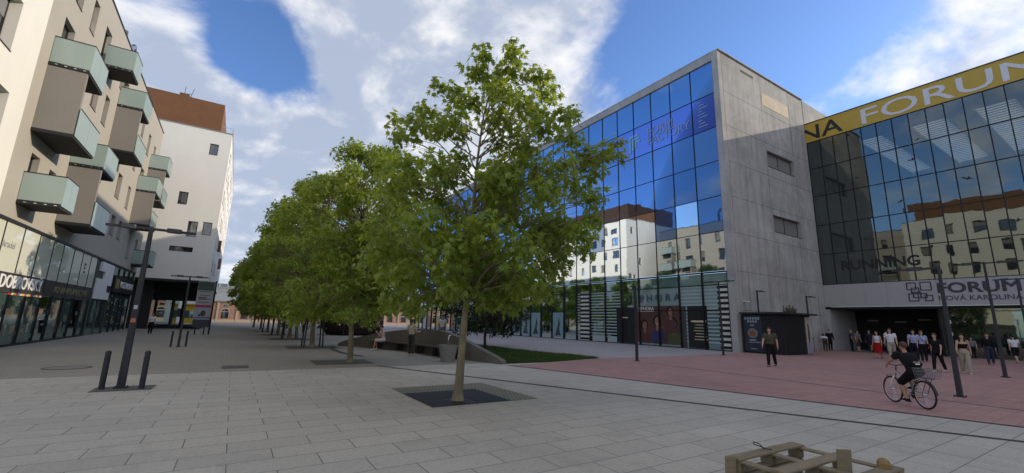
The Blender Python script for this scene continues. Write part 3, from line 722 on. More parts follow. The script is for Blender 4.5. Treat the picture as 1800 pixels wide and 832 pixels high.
# ---- old brick hall far down the street
PH = lambda u, v, w: (u, 122 - w, v)
hall = thing('brick_hall', 'old red brick hall with arched windows and grey roof at the street end', 'building', (5, 122, 0))
hx = [-10.2 + 3.9 * i for i in range(14)]
b = MB(); wall_with_holes(b, PH, -12, 44, 0, 4.75, [(x, x + 1.5, .75, 2.35) for x in hx] + [(x + .25, x + 1.25, 3.3, 3.9) for x in hx], .25)
b.quad((-12, 122, 0), (-12, 140, 0), (-12, 140, 4.75), (-12, 122, 4.75)); b.build('brick_wall', M_BRICK, hall)
tr = MB()
for x in hx:
    w = MB(); w.poly([PH(x + .01, .76, -.2), PH(x + 1.49, .76, -.2)] + [PH(x + .75 + .74 * cos(a), 2.35 + .55 * sin(a), .012) if False else PH(x + .75 + .74 * cos(a), 2.3 + .0 * sin(a), -.2) for a in (0, pi)]); w.build('window', M_WINGLASS, hall)
    ar = MB(); ar.poly([PH(x + .75 + .75 * cos(pi * i / 10), 2.35 + .6 * sin(pi * i / 10), .012) for i in range(11)]); ar.build('arched_light', M_WINGLASS, hall)
    w = MB(); w.quad(PH(x + .26, 3.31, -.2), PH(x + 1.24, 3.31, -.2), PH(x + 1.24, 3.89, -.2), PH(x + .26, 3.89, -.2)); w.build('upper_window', M_WINGLASS, hall)
    for i in range(10):
        a0, a1 = pi * i / 10, pi * (i + 1) / 10
        tr.quad(PH(x + .75 + .77 * cos(a0), 2.35 + .62 * sin(a0), .02), PH(x + .75 + .77 * cos(a1), 2.35 + .62 * sin(a1), .02), PH(x + .75 + .98 * cos(a1), 2.35 + .83 * sin(a1), .02), PH(x + .75 + .98 * cos(a0), 2.35 + .83 * sin(a0), .02))
    tr.pbox(PH, x - .95, 0, .001, x - .55, 4.7, .14)
tr.pbox(PH, -12, 4.5, .002, 44, 4.75, .22); tr.pbox(PH, -12, 3.0, .002, 44, 3.12, .08); tr.pbox(PH, -12, 0, .002, 44, .55, .1); tr.build('stone_trim', M_HALLSTONE, hall)
b = MB(); b.quad((-12.3, 121.6, 4.74), (44, 121.6, 4.74), (44, 129, 7.9), (-12.3, 129, 7.9)); b.quad((-12.3, 129, 7.9), (44, 129, 7.9), (44, 131, 7.9), (-12.3, 131, 7.9)); b.poly([(-12.2, 121.8, 4.76), (-12.2, 129, 7.85), (-12.2, 140, 4.76)]); b.quad((-12.3, 136, 7.9), (44, 136, 7.9), (44, 140, 4.74), (-12.3, 140, 4.74)); b.build('roof', M_ZINC, hall)
b = MB(); b.box(-12.2, 129.2, 7.85, 44, 135, 8.5); b.box(-12.2, 129, 9.05, 44, 135.2, 9.25); b.build('lantern', M_ZINC, hall)
b = MB(); b.box(-12, 129.3, 8.5, 44, 134.9, 9.05); b.build('lantern_glazing', M_MIDGLASS, hall)

# ---- mall, glass block with concrete end wall
XS, YS = 30.4, 17.5
PF = lambda u, v, w: (XS - w, u, v)
PW = lambda u, v, w: (u, YS - w, v)
mall = thing('glass_block', 'five storey block with blue mirror glass front and weathered concrete end wall', 'building', (XS, YS, 0))
zrow = [5.85, 8.88, 11.66, 14.5, 17.35, 20.3, 23.1]
ucol = [18.02 + 2.1 * i for i in range(33)]
# concrete frame round the glass
b = MB(); b.pbox(PF, YS + .002, 0, -.35, 18.0, 23.8, .10); b.pbox(PF, 18.0, 23.12, -.35, 87.4, 23.8, .10); b.build('concrete_frame', M_FASCIA, mall)
rj = random.Random(21)
npane = 0; far = MB()
for i in range(len(ucol) - 1):
    for j in range(6):
        a, c, d, e = ucol[i] + .03, ucol[i + 1] - .03, zrow[j] + .03, zrow[j + 1] - .03
        t = [rj.uniform(-.006, .006) for _ in range(4)]
        q = [PF(a, d, -.02 + t[0]), PF(c, d, -.02 + t[1]), PF(c, e, -.02 + t[2]), PF(a, e, -.02 + t[0] + t[2] - t[1])]
        banner = j == 4 and i < 5
        m = M_BANNER if banner else M_BLUETOP if j == 5 else M_MIDGLASS if j == 0 else M_MIDGLASS if j == 1 and rj.random() < .5 else rj.choice(M_BLUE)
        if i < 16: g = MB(); g.quad(*q); g.build('glass_pane', m, mall, fix=False)
        else: far.quad(*q)
tag(far.build('far_panes', M_BLUE[0], mall, fix=False), kind='stuff')
g = MB()
for u in ucol: g.pbox(PF, u - .026, 5.86, -.08, u + .026, 23.11, .03)
for z in zrow[1:-1]: g.pbox(PF, 18.03, z - .024, -.07, 87, z + .024, .02)
g.pbox(PF, 18.0, 5.74, -.1, 87, 5.855, .05); g.build('mullions', M_MULL, mall)
# banner lettering
M_BANTX = plain('banner_lettering', (.26, .34, .56), .4, var=.05); M_BANLG = plain('banner_logo', (.22, .48, .72), .4, var=.05)
PFr = lambda u, v, w: (XS - w, u, v)
text_mesh('banner_text', 'FORM', M_BANTX, 1.15, mall, PFr, 24.75, 18.9, .012, flip=True, width=2.7, extrude=.004)
text_mesh('banner_text', 'FACTORY', M_BANTX, 1.15, mall, PFr, 24.75, 18.05, .012, flip=True, width=4.4, extrude=.004)
b = MB()
for k, (o, h) in enumerate(((0, 1.75), (.34, 1.2), (.68, .7))):
    u = 27.0 - o; b.pbox(PFr, u - .20, 19.65 - .33 * k - h, .008, u, 19.65 - .33 * k, .014); b.pbox(PFr, u - 1.15 + o * .7, 19.45 - .33 * k, .0085, u - .2, 19.65 - .33 * k, .0135)
b.build('banner_logo', M_BANLG, mall)
b = MB()
for k in range(9): b.pbox(PFr, 18.7 + .25 * (k % 3), 17.75 + k * .27, .008, 19.6 - .1 * (k % 2), 17.83 + k * .27, .012)
b.build('banner_small_print', M_BANTX, mall)
# end wall with panel joints and windows
ww = [(36.75, 41.4, 15.25, 16.73), (36.8, 41.45, 9.54, 11.02)]
b = MB(); wall_with_holes(b, PW, XS - .10, 44.5, 0, 23.8, ww, .35)
b.quad((XS, YS, 23.79), (60, YS, 23.79), (60, 87.4, 23.79), (XS, 87.4, 23.79)); b.quad((44.4, YS, 21.2), (60, YS, 21.2), (60, YS, 23.79), (44.4, YS, 23.79)); b.quad((XS, 87.4, 0), (60, 87.4, 0), (60, 87.4, 23.79), (XS, 87.4, 23.79))
b.build('end_wall', M_CONC, mall)
for h in ww: window(PW, *h, .35, mall, 1)
b = MB(); b.pbox(PW, 36.75, 20.95, .002, 41.4, 22.15, .02); b.build('pale_panel', plain('painted_window_reflection', (.60, .50, .35), .8, var=.35, scale=1.1), mall)  # window's pale reflection painted as an ochre panel on the wall
b = MB(); b.pbox(PW, 33.6, 23.0, -.3 + .302, 35.6, 23.25, .006); b.build('slot', M_SOFFIT, mall)
b = MB()
for z in (20.35, 17.4, 14.4, 11.55, 8.7, 5.8, 2.95): b.pbox(PW, XS + .45, z - .014, .001, 44.5, z + .014, .004)
for x in (XS + .45, 36.6, 41.6): b.pbox(PW, x - .012, .0, .0012, x + .012, 23.7, .0038)
b.build('panel_joints', plain('panel_joint_dark', (.09, .085, .08), .9), mall)  # thin dark strips for the joints between panels
b = MB(); b.box(29.9 + .42, YS - .12, 23.8, 44.4, YS + .4, 23.9); b.box(30.28, YS + .4, 23.8, 30.9, 87.4, 23.9); b.build('coping', M_FASCIA, mall)
b = MB(); b.box(XS + .2, YS + .3, .05, 59, 87, 5.5) if False else None
# ground floor shop front
rs = random.Random(8)
zlow = [.06, 2.95, 4.85, 5.74]
for i in range(len(ucol) - 1):
    if i > 22: break
    for j in range(3):
        a, c, d, e = ucol[i] + .04, ucol[i + 1] - .04, zlow[j] + .025, zlow[j + 1] - .025
        t = [rs.uniform(-.004, .004) for _ in range(3)]
        g = MB(); g.quad(PF(a, d, -.06 + t[0]), PF(c, d, -.06 + t[1]), PF(c, e, -.06 + t[2]), PF(a, e, -.06 + t[0] + t[2] - t[1]))
        g.build('shop_window', (M_FROST if j == 1 and i < 9 else rs.choice(M_LOWGLASS) if i < 9 or j < 1 else M_MIDGLASS), mall, fix=False) if i < 12 else far.quad
g = MB(); g.quad(PF(ucol[12], .06, -.06), PF(86, .06, -.06), PF(86, 5.7, -.06), PF(ucol[12], 5.7, -.06)); g.build('far_shop_windows', M_LOWGLASS[2], mall, fix=False)
g = MB()
for u in ucol: g.pbox(PF, u - .055, 0, -.12, u + .055, 5.738, .07)
for z in zlow[1:-1]: g.pbox(PF, 18.08, z - .03, -.09, 87, z + .03, -.0)
g.pbox(PF, 18.08, 0, -.1, 87, .07, .02); g.build('shop_mullions', M_MULL, mall)
# frosted bands on the shop glass
M_BAND = plain('frosted_band', (.36, .44, .42), .5)
for i in (0, 1, 5, 6, 7):
    b = MB()
    for k in range(16): b.pbox(PF, ucol[i] + .06, .5 + k * .28, -.052, ucol[i + 1] - .06, .61 + k * .28, -.047)
    b.build('frosted_band_film', M_BAND, mall)
M_PAPER = plain('cream_stripe', (.62, .63, .55), .6)
for u0, u1 in ((18.12, 18.86), (33.0, 34.2)):                        # black and cream striped columns in the shop window
    b = MB(); b.pbox(PF, u0, .1, -.044, u1, 4.95, -.035); st = b.build('striped_column', M_PAPER, mall)
    b = MB()
    for k in range(12): b.pbox(PF, u0 - .08, .15 + k * .40, -.034, u1 + .10, .35 + k * .40, -.02)
    b.build('black_stripes', M_BLACK, st)
# open doorways, their inner dark painted as black panels, and the poster
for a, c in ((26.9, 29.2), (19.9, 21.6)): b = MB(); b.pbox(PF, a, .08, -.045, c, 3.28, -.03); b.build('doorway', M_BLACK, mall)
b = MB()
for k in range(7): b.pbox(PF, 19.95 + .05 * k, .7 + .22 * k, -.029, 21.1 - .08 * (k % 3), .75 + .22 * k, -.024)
b.pbox(PF, 20.0, 2.05, -.029, 21.3, 2.17, -.022); b.pbox(PF, 27.8, 2.3, -.029, 28.6, 2.4, -.022); b.build('shelves_painted_lit', plain('shelf_painted_lit', (.62, .52, .33), .6), mall)  # pale colour stands in for shelves lit inside the doorways
b = MB(); b.pbox(PF, 21.75, .08, -.045, 22.15, 3.3, -.02); b.build('door_jamb', M_INKGREY, mall)
po = MB(); po.pbox(PF, 22.2, .22, -.045, 26.85, 3.35, -.03); poster = po.build('poster', plain('poster_ground', (.11, .05, .04), .35, var=.5, scale=1.2), mall)
def disc(u, v, ru, rv, w, n=20): return [PF(u + ru * cos(2 * pi * i / n), v + rv * sin(2 * pi * i / n), w) for i in range(n)]
SK = [plain('poster_skin_a', (.34, .17, .10), .4, var=.25, scale=2), plain('poster_skin_b', (.50, .31, .21), .4, var=.25, scale=2), plain('poster_skin_c', (.26, .13, .085), .4, var=.25, scale=2)]
HA = plain('poster_hair', (.016, .010, .008), .5, var=.4)
CL = [plain('poster_blue_top', (.035, .035, .12), .5), plain('poster_green_top', (.07, .08, .03), .5), plain('poster_wine_top', (.09, .03, .03), .5)]
LIPS = plain('poster_lips', (.40, .10, .08), .4); TEETH = plain('poster_teeth', (.6, .55, .5), .4)
for (u, v, s_, k) in ((24.55, 2.02, 1.0, 0), (22.95, 1.85, 1.0, 1), (23.2, 2.82, .85, 2), (25.9, 1.7, .9, 2)):
    h_ = MB(); h_.poly(disc(u + .03, v + .06, .44 * s_, .52 * s_, -.0285 + .002 * k)); h_.build('poster_hair', HA, poster, fix=False)
    bd = MB(); w_ = -.0283 + .002 * k
    lo = max(.24, v - 1.7); bd.poly([PF(u - .62 * s_, lo, w_), PF(u + .62 * s_, lo, w_), PF(u + .58 * s_, max(lo + .05, v - .85 * s_), w_), PF(u + .2, max(lo + .1, v - .6 * s_), w_), PF(u - .2, max(lo + .1, v - .6 * s_), w_), PF(u - .58 * s_, max(lo + .05, v - .85 * s_), w_)]); bd.build('poster_clothing', CL[k], poster, fix=False)
    f_ = MB(); w_ += .0004; f_.poly([PF(u - .15 * s_, v - .75 * s_, w_), PF(u + .15 * s_, v - .75 * s_, w_), PF(u + .13 * s_, v - .2, w_), PF(u - .13 * s_, v - .2, w_)])
    f_.poly(disc(u, v, .27 * s_, .37 * s_, w_ + .0003)); f_.build('poster_face', SK[k], poster, fix=False)
    e_ = MB(); w_ += .0007
    for sg in (-1, 1): e_.poly(disc(u + sg * .11 * s_, v + .06 * s_, .05 * s_, .022 * s_, w_, 8)); e_.poly(disc(u + sg * .11 * s_, v + .13 * s_, .07 * s_, .012 * s_, w_, 8))
    e_.build('poster_eyes', HA, poster, fix=False)
    l_ = MB(); l_.poly(disc(u, v - .18 * s_, .10 * s_, .04 * s_, w_, 10)); l_.build('poster_mouth', TEETH if k == 0 else LIPS, poster, fix=False)
text_mesh('poster_lettering', 'SEPHORA', M_OFFWHITE, .40, mall, PF, 26.6, 3.0, -.018, flip=True, width=1.75, extrude=.004)
b = MB(); b.pbox(PF, 24.85, 2.88, -.02, 26.6, 2.92, -.015); b.build('poster_underline', M_OFFWHITE, mall)
text_mesh('shop_sign', 'S E P H O R A', M_GLASSINK, .86, mall, PF, 27.75, 3.75, .03, flip=True, width=5.6, extrude=.02, bold=-.004)
# pictures in the windows further along
pics = plain('pale_blue_picture', (.22, .36, .38), .45, var=.25, scale=.8); fig = plain('dark_picture_shape', (.04, .05, .055), .5)
for i in range(9, 14):
    a, c = ucol[i] + .1, ucol[i + 1] - .1
    if i == 10: continue
    q = MB(); q.pbox(PF, a, .2, -.05, c, 2.85, -.04); pc = q.build('window_picture', pics, mall)
    q = MB(); u = (a + c) / 2; q.poly([PF(u - .5, .4, -.036), PF(u + .55, .35, -.036), PF(u + .3, .9, -.036), PF(u + .05, 1.5, -.036), PF(u - .1, 2.4, -.036), PF(u - .35, 1.6, -.036), PF(u - .2, 1.0, -.036)]); q.build('picture_shape', fig, pc, fix=False)
rc = [(.5, .42, .12), (.12, .3, .28), (.4, .2, .14), (.45, .5, .5), (.1, .16, .3)]
for i in range(14, 30):
    if i % 3 == 2: continue
    q = MB(); q.pbox(PF, ucol[i] + .15, .3, -.05, ucol[i + 1] - .3, 2.6 - .2 * (i % 2), -.03); q.build('window_picture', plain('window_colour_%d' % (i % 5), rc[i % 5], .5, var=.4, scale=1.5), mall)
b = MB(); b.pbox(PW, 31.2, 3.55, .01, 31.5, 3.62, .35); b.build('camera_bracket', M_OFFWHITE, mall)

# ---- mall entrance block: ochre fascia, tall see-through glass, signboard, dark entrance
XF = 44.5
PX = lambda u, v, w: (XF - w, u, v)
forum = thing('entrance_hall', 'tall glass mall entrance with ochre lettered fascia above dark doors', 'building', (XF, 8, 0))
b = MB(); b.pbox(PX, -60, 19.32, -.5, YS - .01, 21.2, .06); b.build('fascia', M_YELLOW, forum)
b = MB(); b.pbox(PX, -60, 21.2, -.6, YS - .012, 21.28, .10); b.build('fascia_coping', M_DARK, forum)
fz = [5.68, 8.42, 11.12, 13.9, 16.62, 19.3]
fu = [YS - .03 - (1.06 * i) for i in range(20)]
rf = random.Random(4)
for i in range(19):
    for j in range(5):
        c, a, d, e = fu[i] - .03, fu[i + 1] + .03, fz[j] + .025, fz[j + 1] - .025
        t = [rf.uniform(-.005, .005) for _ in range(3)]
        g = MB(); g.quad(PX(a, d, -.02 + t[0]), PX(c, d, -.02 + t[1]), PX(c, e, -.02 + t[2]), PX(a, e, -.02 + t[0] + t[2] - t[1])); g.build('glass_pane', M_FORUMGLASS, forum, fix=False)
g = MB()
for u in fu: g.pbox(PX, u - .03, 5.66, -.10, u + .03, 19.31, .04)
for z in fz: g.pbox(PX, fu[-1], z - .028, -.09, YS - .02, z + .028, .03)
g.build('mullions', M_MULL, forum)
b = MB(); b.pbox(PX, -60, 0, -.4, fu[-1] - .04, 19.3, 0); b.build('side_wall', M_CONC, forum)
text_mesh('fascia_lettering', 'NA', M_INK, 2.0, forum, PX, 17.9, 19.52, .068, flip=True, width=3.45, extrude=.01, bold=.02)
text_mesh('fascia_lettering', 'FORUM', M_SIGNW, 2.0, forum, PX, 13.05, 19.5, .068, flip=True, width=10.4, extrude=.01, bold=.01)
text_mesh('glass_lettering', 'RUNNING', M_INK, 1.12, forum, PX, 15.92, 6.88, -.008, flip=True, width=5.2, extrude=.004, bold=.03)
# signboard
for k in range(17):
    c = YS - .02 - 1.5 * k; p = MB(); p.pbox(PX, c - 1.49, 3.72, -.3, c, 5.64, .12); p.build('sign_panel', M_SIGNGREY, forum)
lg = MB()
def sqr(u, v, s, t=.075):
    w0, w1 = .122, .135
    lg.pbox(PX, u - s, v, w0, u, v + t, w1); lg.pbox(PX, u - s, v + s - t, w0, u, v + s, w1); lg.pbox(PX, u - s, v + t + .001, w0, u - s + t, v + s - t - .001, w1); lg.pbox(PX, u - t, v + t + .001, w0, u, v + s - t - .001, w1)
for u, v, s in ((11.75, 4.92, .60), (11.5, 4.62, .50), (10.95, 4.85, .68), (11.7, 4.05, .62), (11.42, 4.30, .50), (10.75, 4.05, .48), (10.98, 4.28, .40)):
    sqr(u, v, s); 
lg.v = [(x - .0006 * (i // 8), y, z) for i, (x, y, z) in enumerate(lg.v)]
lg.build('sign_logo', M_INKGREY, forum)
text_mesh('sign_lettering', 'FORUM', M_INKGREY, 1.02, forum, PX, 9.98, 4.66, .122, flip=True, width=4.15, extrude=.012, bold=.03)
text_mesh('sign_lettering', 'NOVÁ KAROLINA', M_INKGREY, .50, forum, PX, 9.98, 4.08, .122, flip=True, width=4.15, extrude=.012, bold=.004)
# dark recessed entrance
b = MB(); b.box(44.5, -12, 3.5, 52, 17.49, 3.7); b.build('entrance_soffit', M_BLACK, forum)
b = MB(); b.box(44.5, 17.2, 0, 50, 17.62, 3.72); b.build('recess_wall', M_SIGNGREY, forum)
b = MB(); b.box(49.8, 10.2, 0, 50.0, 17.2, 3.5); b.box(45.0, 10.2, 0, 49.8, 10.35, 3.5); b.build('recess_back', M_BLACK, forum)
for k in range(10):
    c = 10.1 - 2.1 * k; g = MB(); t = [rf.uniform(-.004, .004) for _ in range(2)]
    g.quad((45.0 + t[0], c - 2.05, .06), (45.0 + t[1], c, .06), (45.0 + t[1], c, 3.48), (45.0 + t[0], c - 2.05, 3.48)); g.build('entrance_glass', M_DOORGLASS, forum, fix=False)
g = MB()
for k in range(11): g.box(44.9, 10.1 - 2.1 * k - .04, 0, 45.06, 10.1 - 2.1 * k + .04, 3.5)
g.box(44.92, -11, 1.05, 44.98, 10.1, 1.11); g.build('entrance_mullions', M_MULL, forum)
for k, (y, z) in enumerate(((16, 2.6), (14, 2.5), (12.4, 2.7))):
    g = MB(); g.box(49.75, y - .5, z, 49.79, y + .3, z + .12); g.build('shop_light_strip', plain('dim_display', (.25, .25, .22), .5), forum)
# atrium inside: floor galleries, back wall and a roof of louvred skylights
b = MB(); b.box(44.8, -14, 5.2, 75, 17.4, 5.6); b.box(54, -14, 11.0, 75, 17.4, 11.3); b.box(73, -14, 5.6, 75, 17.4, 19.3); b.box(44.54, 17.1, 5.66, 73, 17.7, 19.31); b.build('atrium_floors', plain('dim_interior', (.16, .17, .17), .8, var=.3, scale=.5), forum)
sky_y = [(14.3, 12.6), (10.6, 8.4), (6.8, 4.6), (2.8, .6), (-1.2, -3.4)]
r_ = MB(); prev = 17.2
for a, c in sky_y:
    r_.box(44.9, a, 19.1, 73, prev, 19.5); r_.box(62, c, 19.1, 73, a, 19.5); r_.box(44.9, c, 19.1, 47.2, a, 19.5); prev = c
r_.box(44.9, -14, 19.1, 73, prev, 19.5); r_.build('atrium_roof', plain('roof_deck_underside', (.15, .16, .165), .8), forum)
sl = MB()
for a, c in sky_y:
    n = 26
    for i in range(n):
        x = 47.3 + i * .56; top = 19.1 + 1.6 * 1.0
        sl.box(x, c, 19.15, x + .26, a, 19.28)
    sl.box(47.2, a - .12, 19.0, 62, a, 19.1)
sl.build('skylight_louvres', plain('white_louvre', (.86, .87, .84), .6), forum)
bd = MB()
for (y, z, s_, a) in ((10.23, 15.33, .34, .2), (7.4, 12.96, .36, -.3), (11.32, 12.1, .24, .5), (5.44, 9.39, .34, .1), (13.97, 14.83, .22, -.2), (9.7, 16.9, .2, .4), (3.9, 14.5, .3, -.1)):
    pts = [(-1, .15), (-.45, .38), (-.12, .12), (.25, .6), (.42, .2), (1, .1), (.35, -.06), (.1, -.22), (-.3, -.04)]
    bd = MB(); bd.poly([PX(y - s_ * (p * cos(a) - q * sin(a)), z + s_ * (p * sin(a) + q * cos(a)), -.004) for p, q in pts]); bd.build('bird_sticker', M_INK, forum, fix=False)
WORLD = False

# ================================================================== street furniture
def lamp(x, y, h, label, arms, group, base=.15, top=.085, stickers=()):
    t = thing('street_lamp', label, 'street lamp', (x, y, 0), 0, group)
    b = MB(); k = 0
    for z, s in ((0, base), (h * .45, (base + top) / 2), (h, top)):
        for i, j in ((-1, -1), (1, -1), (1, 1), (-1, 1)): b.v.append((s / 2 * i, s * .36 * j, z))
    for r in range(2):
        for i in range(4): b.f.append((r * 4 + i, r * 4 + (i + 1) % 4, r * 4 + 4 + (i + 1) % 4, r * 4 + 4 + i))
    b.f.append((8, 9, 10, 11)); b.build('pole', M_POST, t, bevel=.012)
    b = MB(); b.box(-base * .85, -base * .75, 0, base * .85, base * .75, .015)
    for i in (-1, 1):
        for j in (-1, 1): b.tube([(i * base * .7, j * base * .6, .01), (i * base * .7, j * base * .6, .05)], .014, 6)
    b.build('base_plate', M_POST, t)
    for dx, dy, ln in arms:
        d = Vector((dx, dy, 0)).normalized(); zt = h - .05
        b = MB(); b.bar(d * top * .4 + Z * zt, d * ln + Z * (zt - .0), .07, .055)
        a = b.build('arm', M_POST, t)
        q = MB(); p0, p1 = d * ln * .34, d * ln * .68; s = d.cross(Z)
        pts = [(0, .045), (.12, .10), (.5, .125), (.88, .10), (1, .045)]
        for (f0, w0), (f1, w1) in zip(pts[:-1], pts[1:]):
            A0, A1 = p0.lerp(p1, f0), p0.lerp(p1, f1)
            for sg in (-1, 1):
                q.quad(A0 + s * w0 * sg + Z * (zt - .035), A1 + s * w1 * sg + Z * (zt - .035), A1 + s * w1 * .5 * sg + Z * (zt + .06), A0 + s * w0 * .5 * sg + Z * (zt + .06))
            q.quad(A0 - s * w0 + Z * (zt - .035), A1 - s * w1 + Z * (zt - .035), A1 + s * w1 + Z * (zt - .035), A0 + s * w0 + Z * (zt - .035)); q.quad(A0 - s * w0 * .5 + Z * (zt + .06), A1 - s * w1 * .5 + Z * (zt + .06), A1 + s * w1 * .5 + Z * (zt + .06), A0 + s * w0 * .5 + Z * (zt + .06))
        q.build('lamp_head', M_POST, a)
    for z, col, w in stickers:
        b = MB(); b.box(-w / 2, -base * .36 - .004, z, w / 2, -base * .36 - .001, z + .09); b.build('sticker', col, t)
    return t
M_STK = plain('white_sticker', (.45, .45, .43), .6); M_STO = plain('orange_sticker', (.50, .16, .08), .6)
LG = 'street lamps on the plaza'
lamp(-1.91, 13.16, 3.70, 'dark double arm street lamp between two bollards, nearest on the left', [(-1, 0, .82), (1, .1, .86)], LG, stickers=((1.45, M_STO, .09), (1.75, M_STK, .07)))
lamp(-2.15, 28.12, 3.63, 'slim double arm street lamp in front of the tall advertising pylon', [(-1, 0, .80), (1, 0, .80)], LG, .11, .07)
lamp(16.88, 3.70, 3.57, 'dark street lamp with two small white stickers right of the cyclist', [(0, 1, 1.05)], LG, .155, .09, ((1.62, M_STK, .1), (1.95, M_STK, .12)))
lamp(26.45, 4.38, 4.68, 'tall double arm street lamp behind the jeans-wearing pedestrian', [(0, 1, 1.0), (0, -1, 1.1)], LG, .16, .095)
lamp(34.07, 4.60, 4.60, 'furthest right street lamp crossing the last letters of the mall sign', [(0, 1, .85), (0, -1, .85)], LG, .15, .09)
lamp(16.56, 14.63, 3.58, 'plain armless dark lamp post at the edge of the red paving before the poster', [], LG, .125, .11)
lamp(25.72, 15.88, 4.58, 'dark lamp post with level double arm beside the striped shop column', [(0, 1, 1.15), (0, -1, 1.05)], LG, .125, .085)
lamp(32.35, 17.02, 4.45, 'dark angled wall lamp post rising behind the black kiosk', [(1, 0, 1.15)], LG, .12, .11)
lamp(38.5, 16.4, 4.35, 'dark angled lamp post against the concrete wall by the entrance', [(1, 0, 1.5)], LG, .13, .12)
BG = 'bollards beside the lamps'
def bollard(x, y, h, label, r=.055):
    t = thing('bollard', label, 'bollard', (x, y, 0), 0, BG)
    b = MB(); b.lathe([(0, h), (r * .6, h), (r, h - .03), (r, h - .10), (r * .9, h - .105), (r * .9, h - .125), (r, h - .13), (r, .0)], n=16); b.build('post', M_POST, t)
    b = MB(); b.lathe([(r * 1.5, 0), (r * 1.5, .012), (r, .02)], n=16); b.build('foot_ring', M_POST, t); return t
bollard(-2.22, 13.1, .83, 'dark bollard left of the near left lamp'); bollard(-1.52, 12.95, .83, 'dark bollard right of the near left lamp')
bollard(-2.47, 28.2, .80, 'small dark bollard left of the lamp by the pylon', .045); bollard(-1.86, 28.3, .80, 'small dark bollard right of the lamp by the pylon', .045)
b = MB(); b.box(-2.36, 12.72, .003, -1.32, 13.48, .009); struct('lamp_setts', b, M_SETTS)

# advertising pylon
py = thing('advertising_pylon', 'tall pale advertising pylon with magenta strip on black legs', 'sign pylon', (-2.2, 44.9, 0), radians(6)); py.scale = (.85, .85, .97)
b = MB(); b.box(-.68, -.06, .62, .68, .06, 4.55); b.build('board', plain('pylon_grey', (.36, .37, .39), .5, var=.05), py)
b = MB(); b.box(-.68, -.066, .62, .68, -.061, 1.25); b.build('dark_foot_panel', plain('pylon_slate', (.05, .055, .075), .5), py)
b = MB(); b.box(-.66, -.067, 3.75, .66, -.061, 4.5); b.build('green_header', plain('pylon_green', (.05, .09, .06), .5), py)
b = MB(); b.box(-.66, -.067, 2.28, .66, -.061, 2.5); b.build('magenta_strip', plain('pylon_magenta', (.42, .03, .14), .5), py)
b = MB(); b.box(-.66, -.067, 1.36, .66, -.061, 1.46); b.build('blue_strip', plain('pylon_blue', (.10, .12, .35), .5), py)
b = MB()
for k, z in enumerate((3.62, 3.3, 3.12, 2.95, 2.7)): b.box(-.55 + .1 * (k % 2), -.067, z, .5 - .15 * (k % 3), -.061, z + .05)
for k in range(5): b.box(-.5 + .12 * k, -.067, 2.98, -.43 + .12 * k, -.062, 3.12)
for k in range(6): b.box(-.55 + .19 * k, -.0705, 4.1, -.44 + .19 * k, -.0675, 4.35)
b.build('print_lines', M_INKGREY, py)
b = MB(); b.poly([(.05 + .2 * cos(a), -.067, 1.78 + .26 * sin(a)) for a in [2 * pi * i / 14 for i in range(14)]]); b.poly([(-.22 + .13 * cos(a), -.067, 1.62 + .1 * sin(a)) for a in [2 * pi * i / 10 for i in range(10)]]); b.build('portrait', M_INKGREY, py, fix=False)
b = MB(); b.box(.70, -.08, 0, .84, .10, 4.62); b.build('side_post', M_BLACK, py)
for x in (-.42, .3): b = MB(); b.box(x, -.05, 0, x + .1, .05, .62); b.build('leg', M_BLACK, py)

# kiosk at the foot of the concrete wall
ki = thing('kiosk', 'flat roofed black kiosk with posters against the concrete wall', 'kiosk', (32.7, 16, 0))
kx0, kx1, ky0, ky1 = -2.05, 1.75, -1.38, 1.35
b = MB(); b.box(kx0, ky0, 0, kx1, ky1, 2.66); b.build('body', M_BLACK, ki, bevel=.01)
b = MB(); b.box(kx0 - .3, ky0 - .35, 2.662, kx1 + .45, ky1, 2.78); b.build('roof', M_DARK, ki)
b = MB(); b.box(kx0 - .02, ky1 - 1.35, .12, kx0 - .003, ky1 - .12, 2.6); p1 = b.build('poster', plain('kiosk_poster_ground', (.035, .045, .07), .35, var=.5, scale=1.5), ki)
b = MB(); b.ellipsoid((kx0 - .0225, ky1 - .70, 1.35), (.003, .36, .34), 16, 8); b.build('poster_bowl', plain('poster_bowl_ring', (.20, .20, .18), .5, var=.4, scale=4), p1)
b = MB(); b.ellipsoid((kx0 - .026, ky1 - .70, 1.32), (.003, .22, .18), 14, 8); b.build('poster_food', plain('poster_food', (.24, .09, .04), .5, var=.5, scale=8), p1)
b = MB()
for k in range(6): b.box(kx0 - .025, ky1 - 1.22 + .18 * k, 2.28, kx0 - .0205, ky1 - 1.10 + .18 * k, 2.45)
for k in range(4): b.box(kx0 - .025, ky1 - 1.05 + .18 * k, 2.08, kx0 - .0205, ky1 - .93 + .18 * k, 2.22)
b.box(kx0 - .025, ky1 - .85, 1.86, kx0 - .0205, ky1 - .55, 1.93); b.box(kx0 - .025, ky1 - 1.2, .72, kx0 - .0205, ky1 - .4, .76); b.box(kx0 - .025, ky1 - .9, .85, kx0 - .0205, ky1 - .45, .92); b.box(kx0 - .025, ky1 - .9, .28, kx0 - .0205, ky1 - .5, .32)
b.build('poster_print', plain('poster_pale_print', (.35, .40, .45), .5), p1)
b = MB(); b.box(kx0 + .25, ky0 - .012, .05, kx0 + 2.3, ky0 - .003, 2.5); b.build('open_door_dark', plain('kiosk_door_dark', (.008, .008, .009), .6), ki)  # open door: the dark inside painted as a near-black panel
for i in range(3):
    b = MB(); b.box(kx0 - .012, ky0 + .05 + i * .45, .1, kx0 - .003, ky0 + .47 + i * .45, 2.55); b.build('side_panel', M_BLACK, ki)
b = MB(); b.box(kx1 - .78, ky0 - .03, .06, kx1 - .04, ky0 - .004, 2.55); p2 = b.build('poster', plain('kiosk_pale_poster', (.42, .38, .31), .45, var=.12), ki)
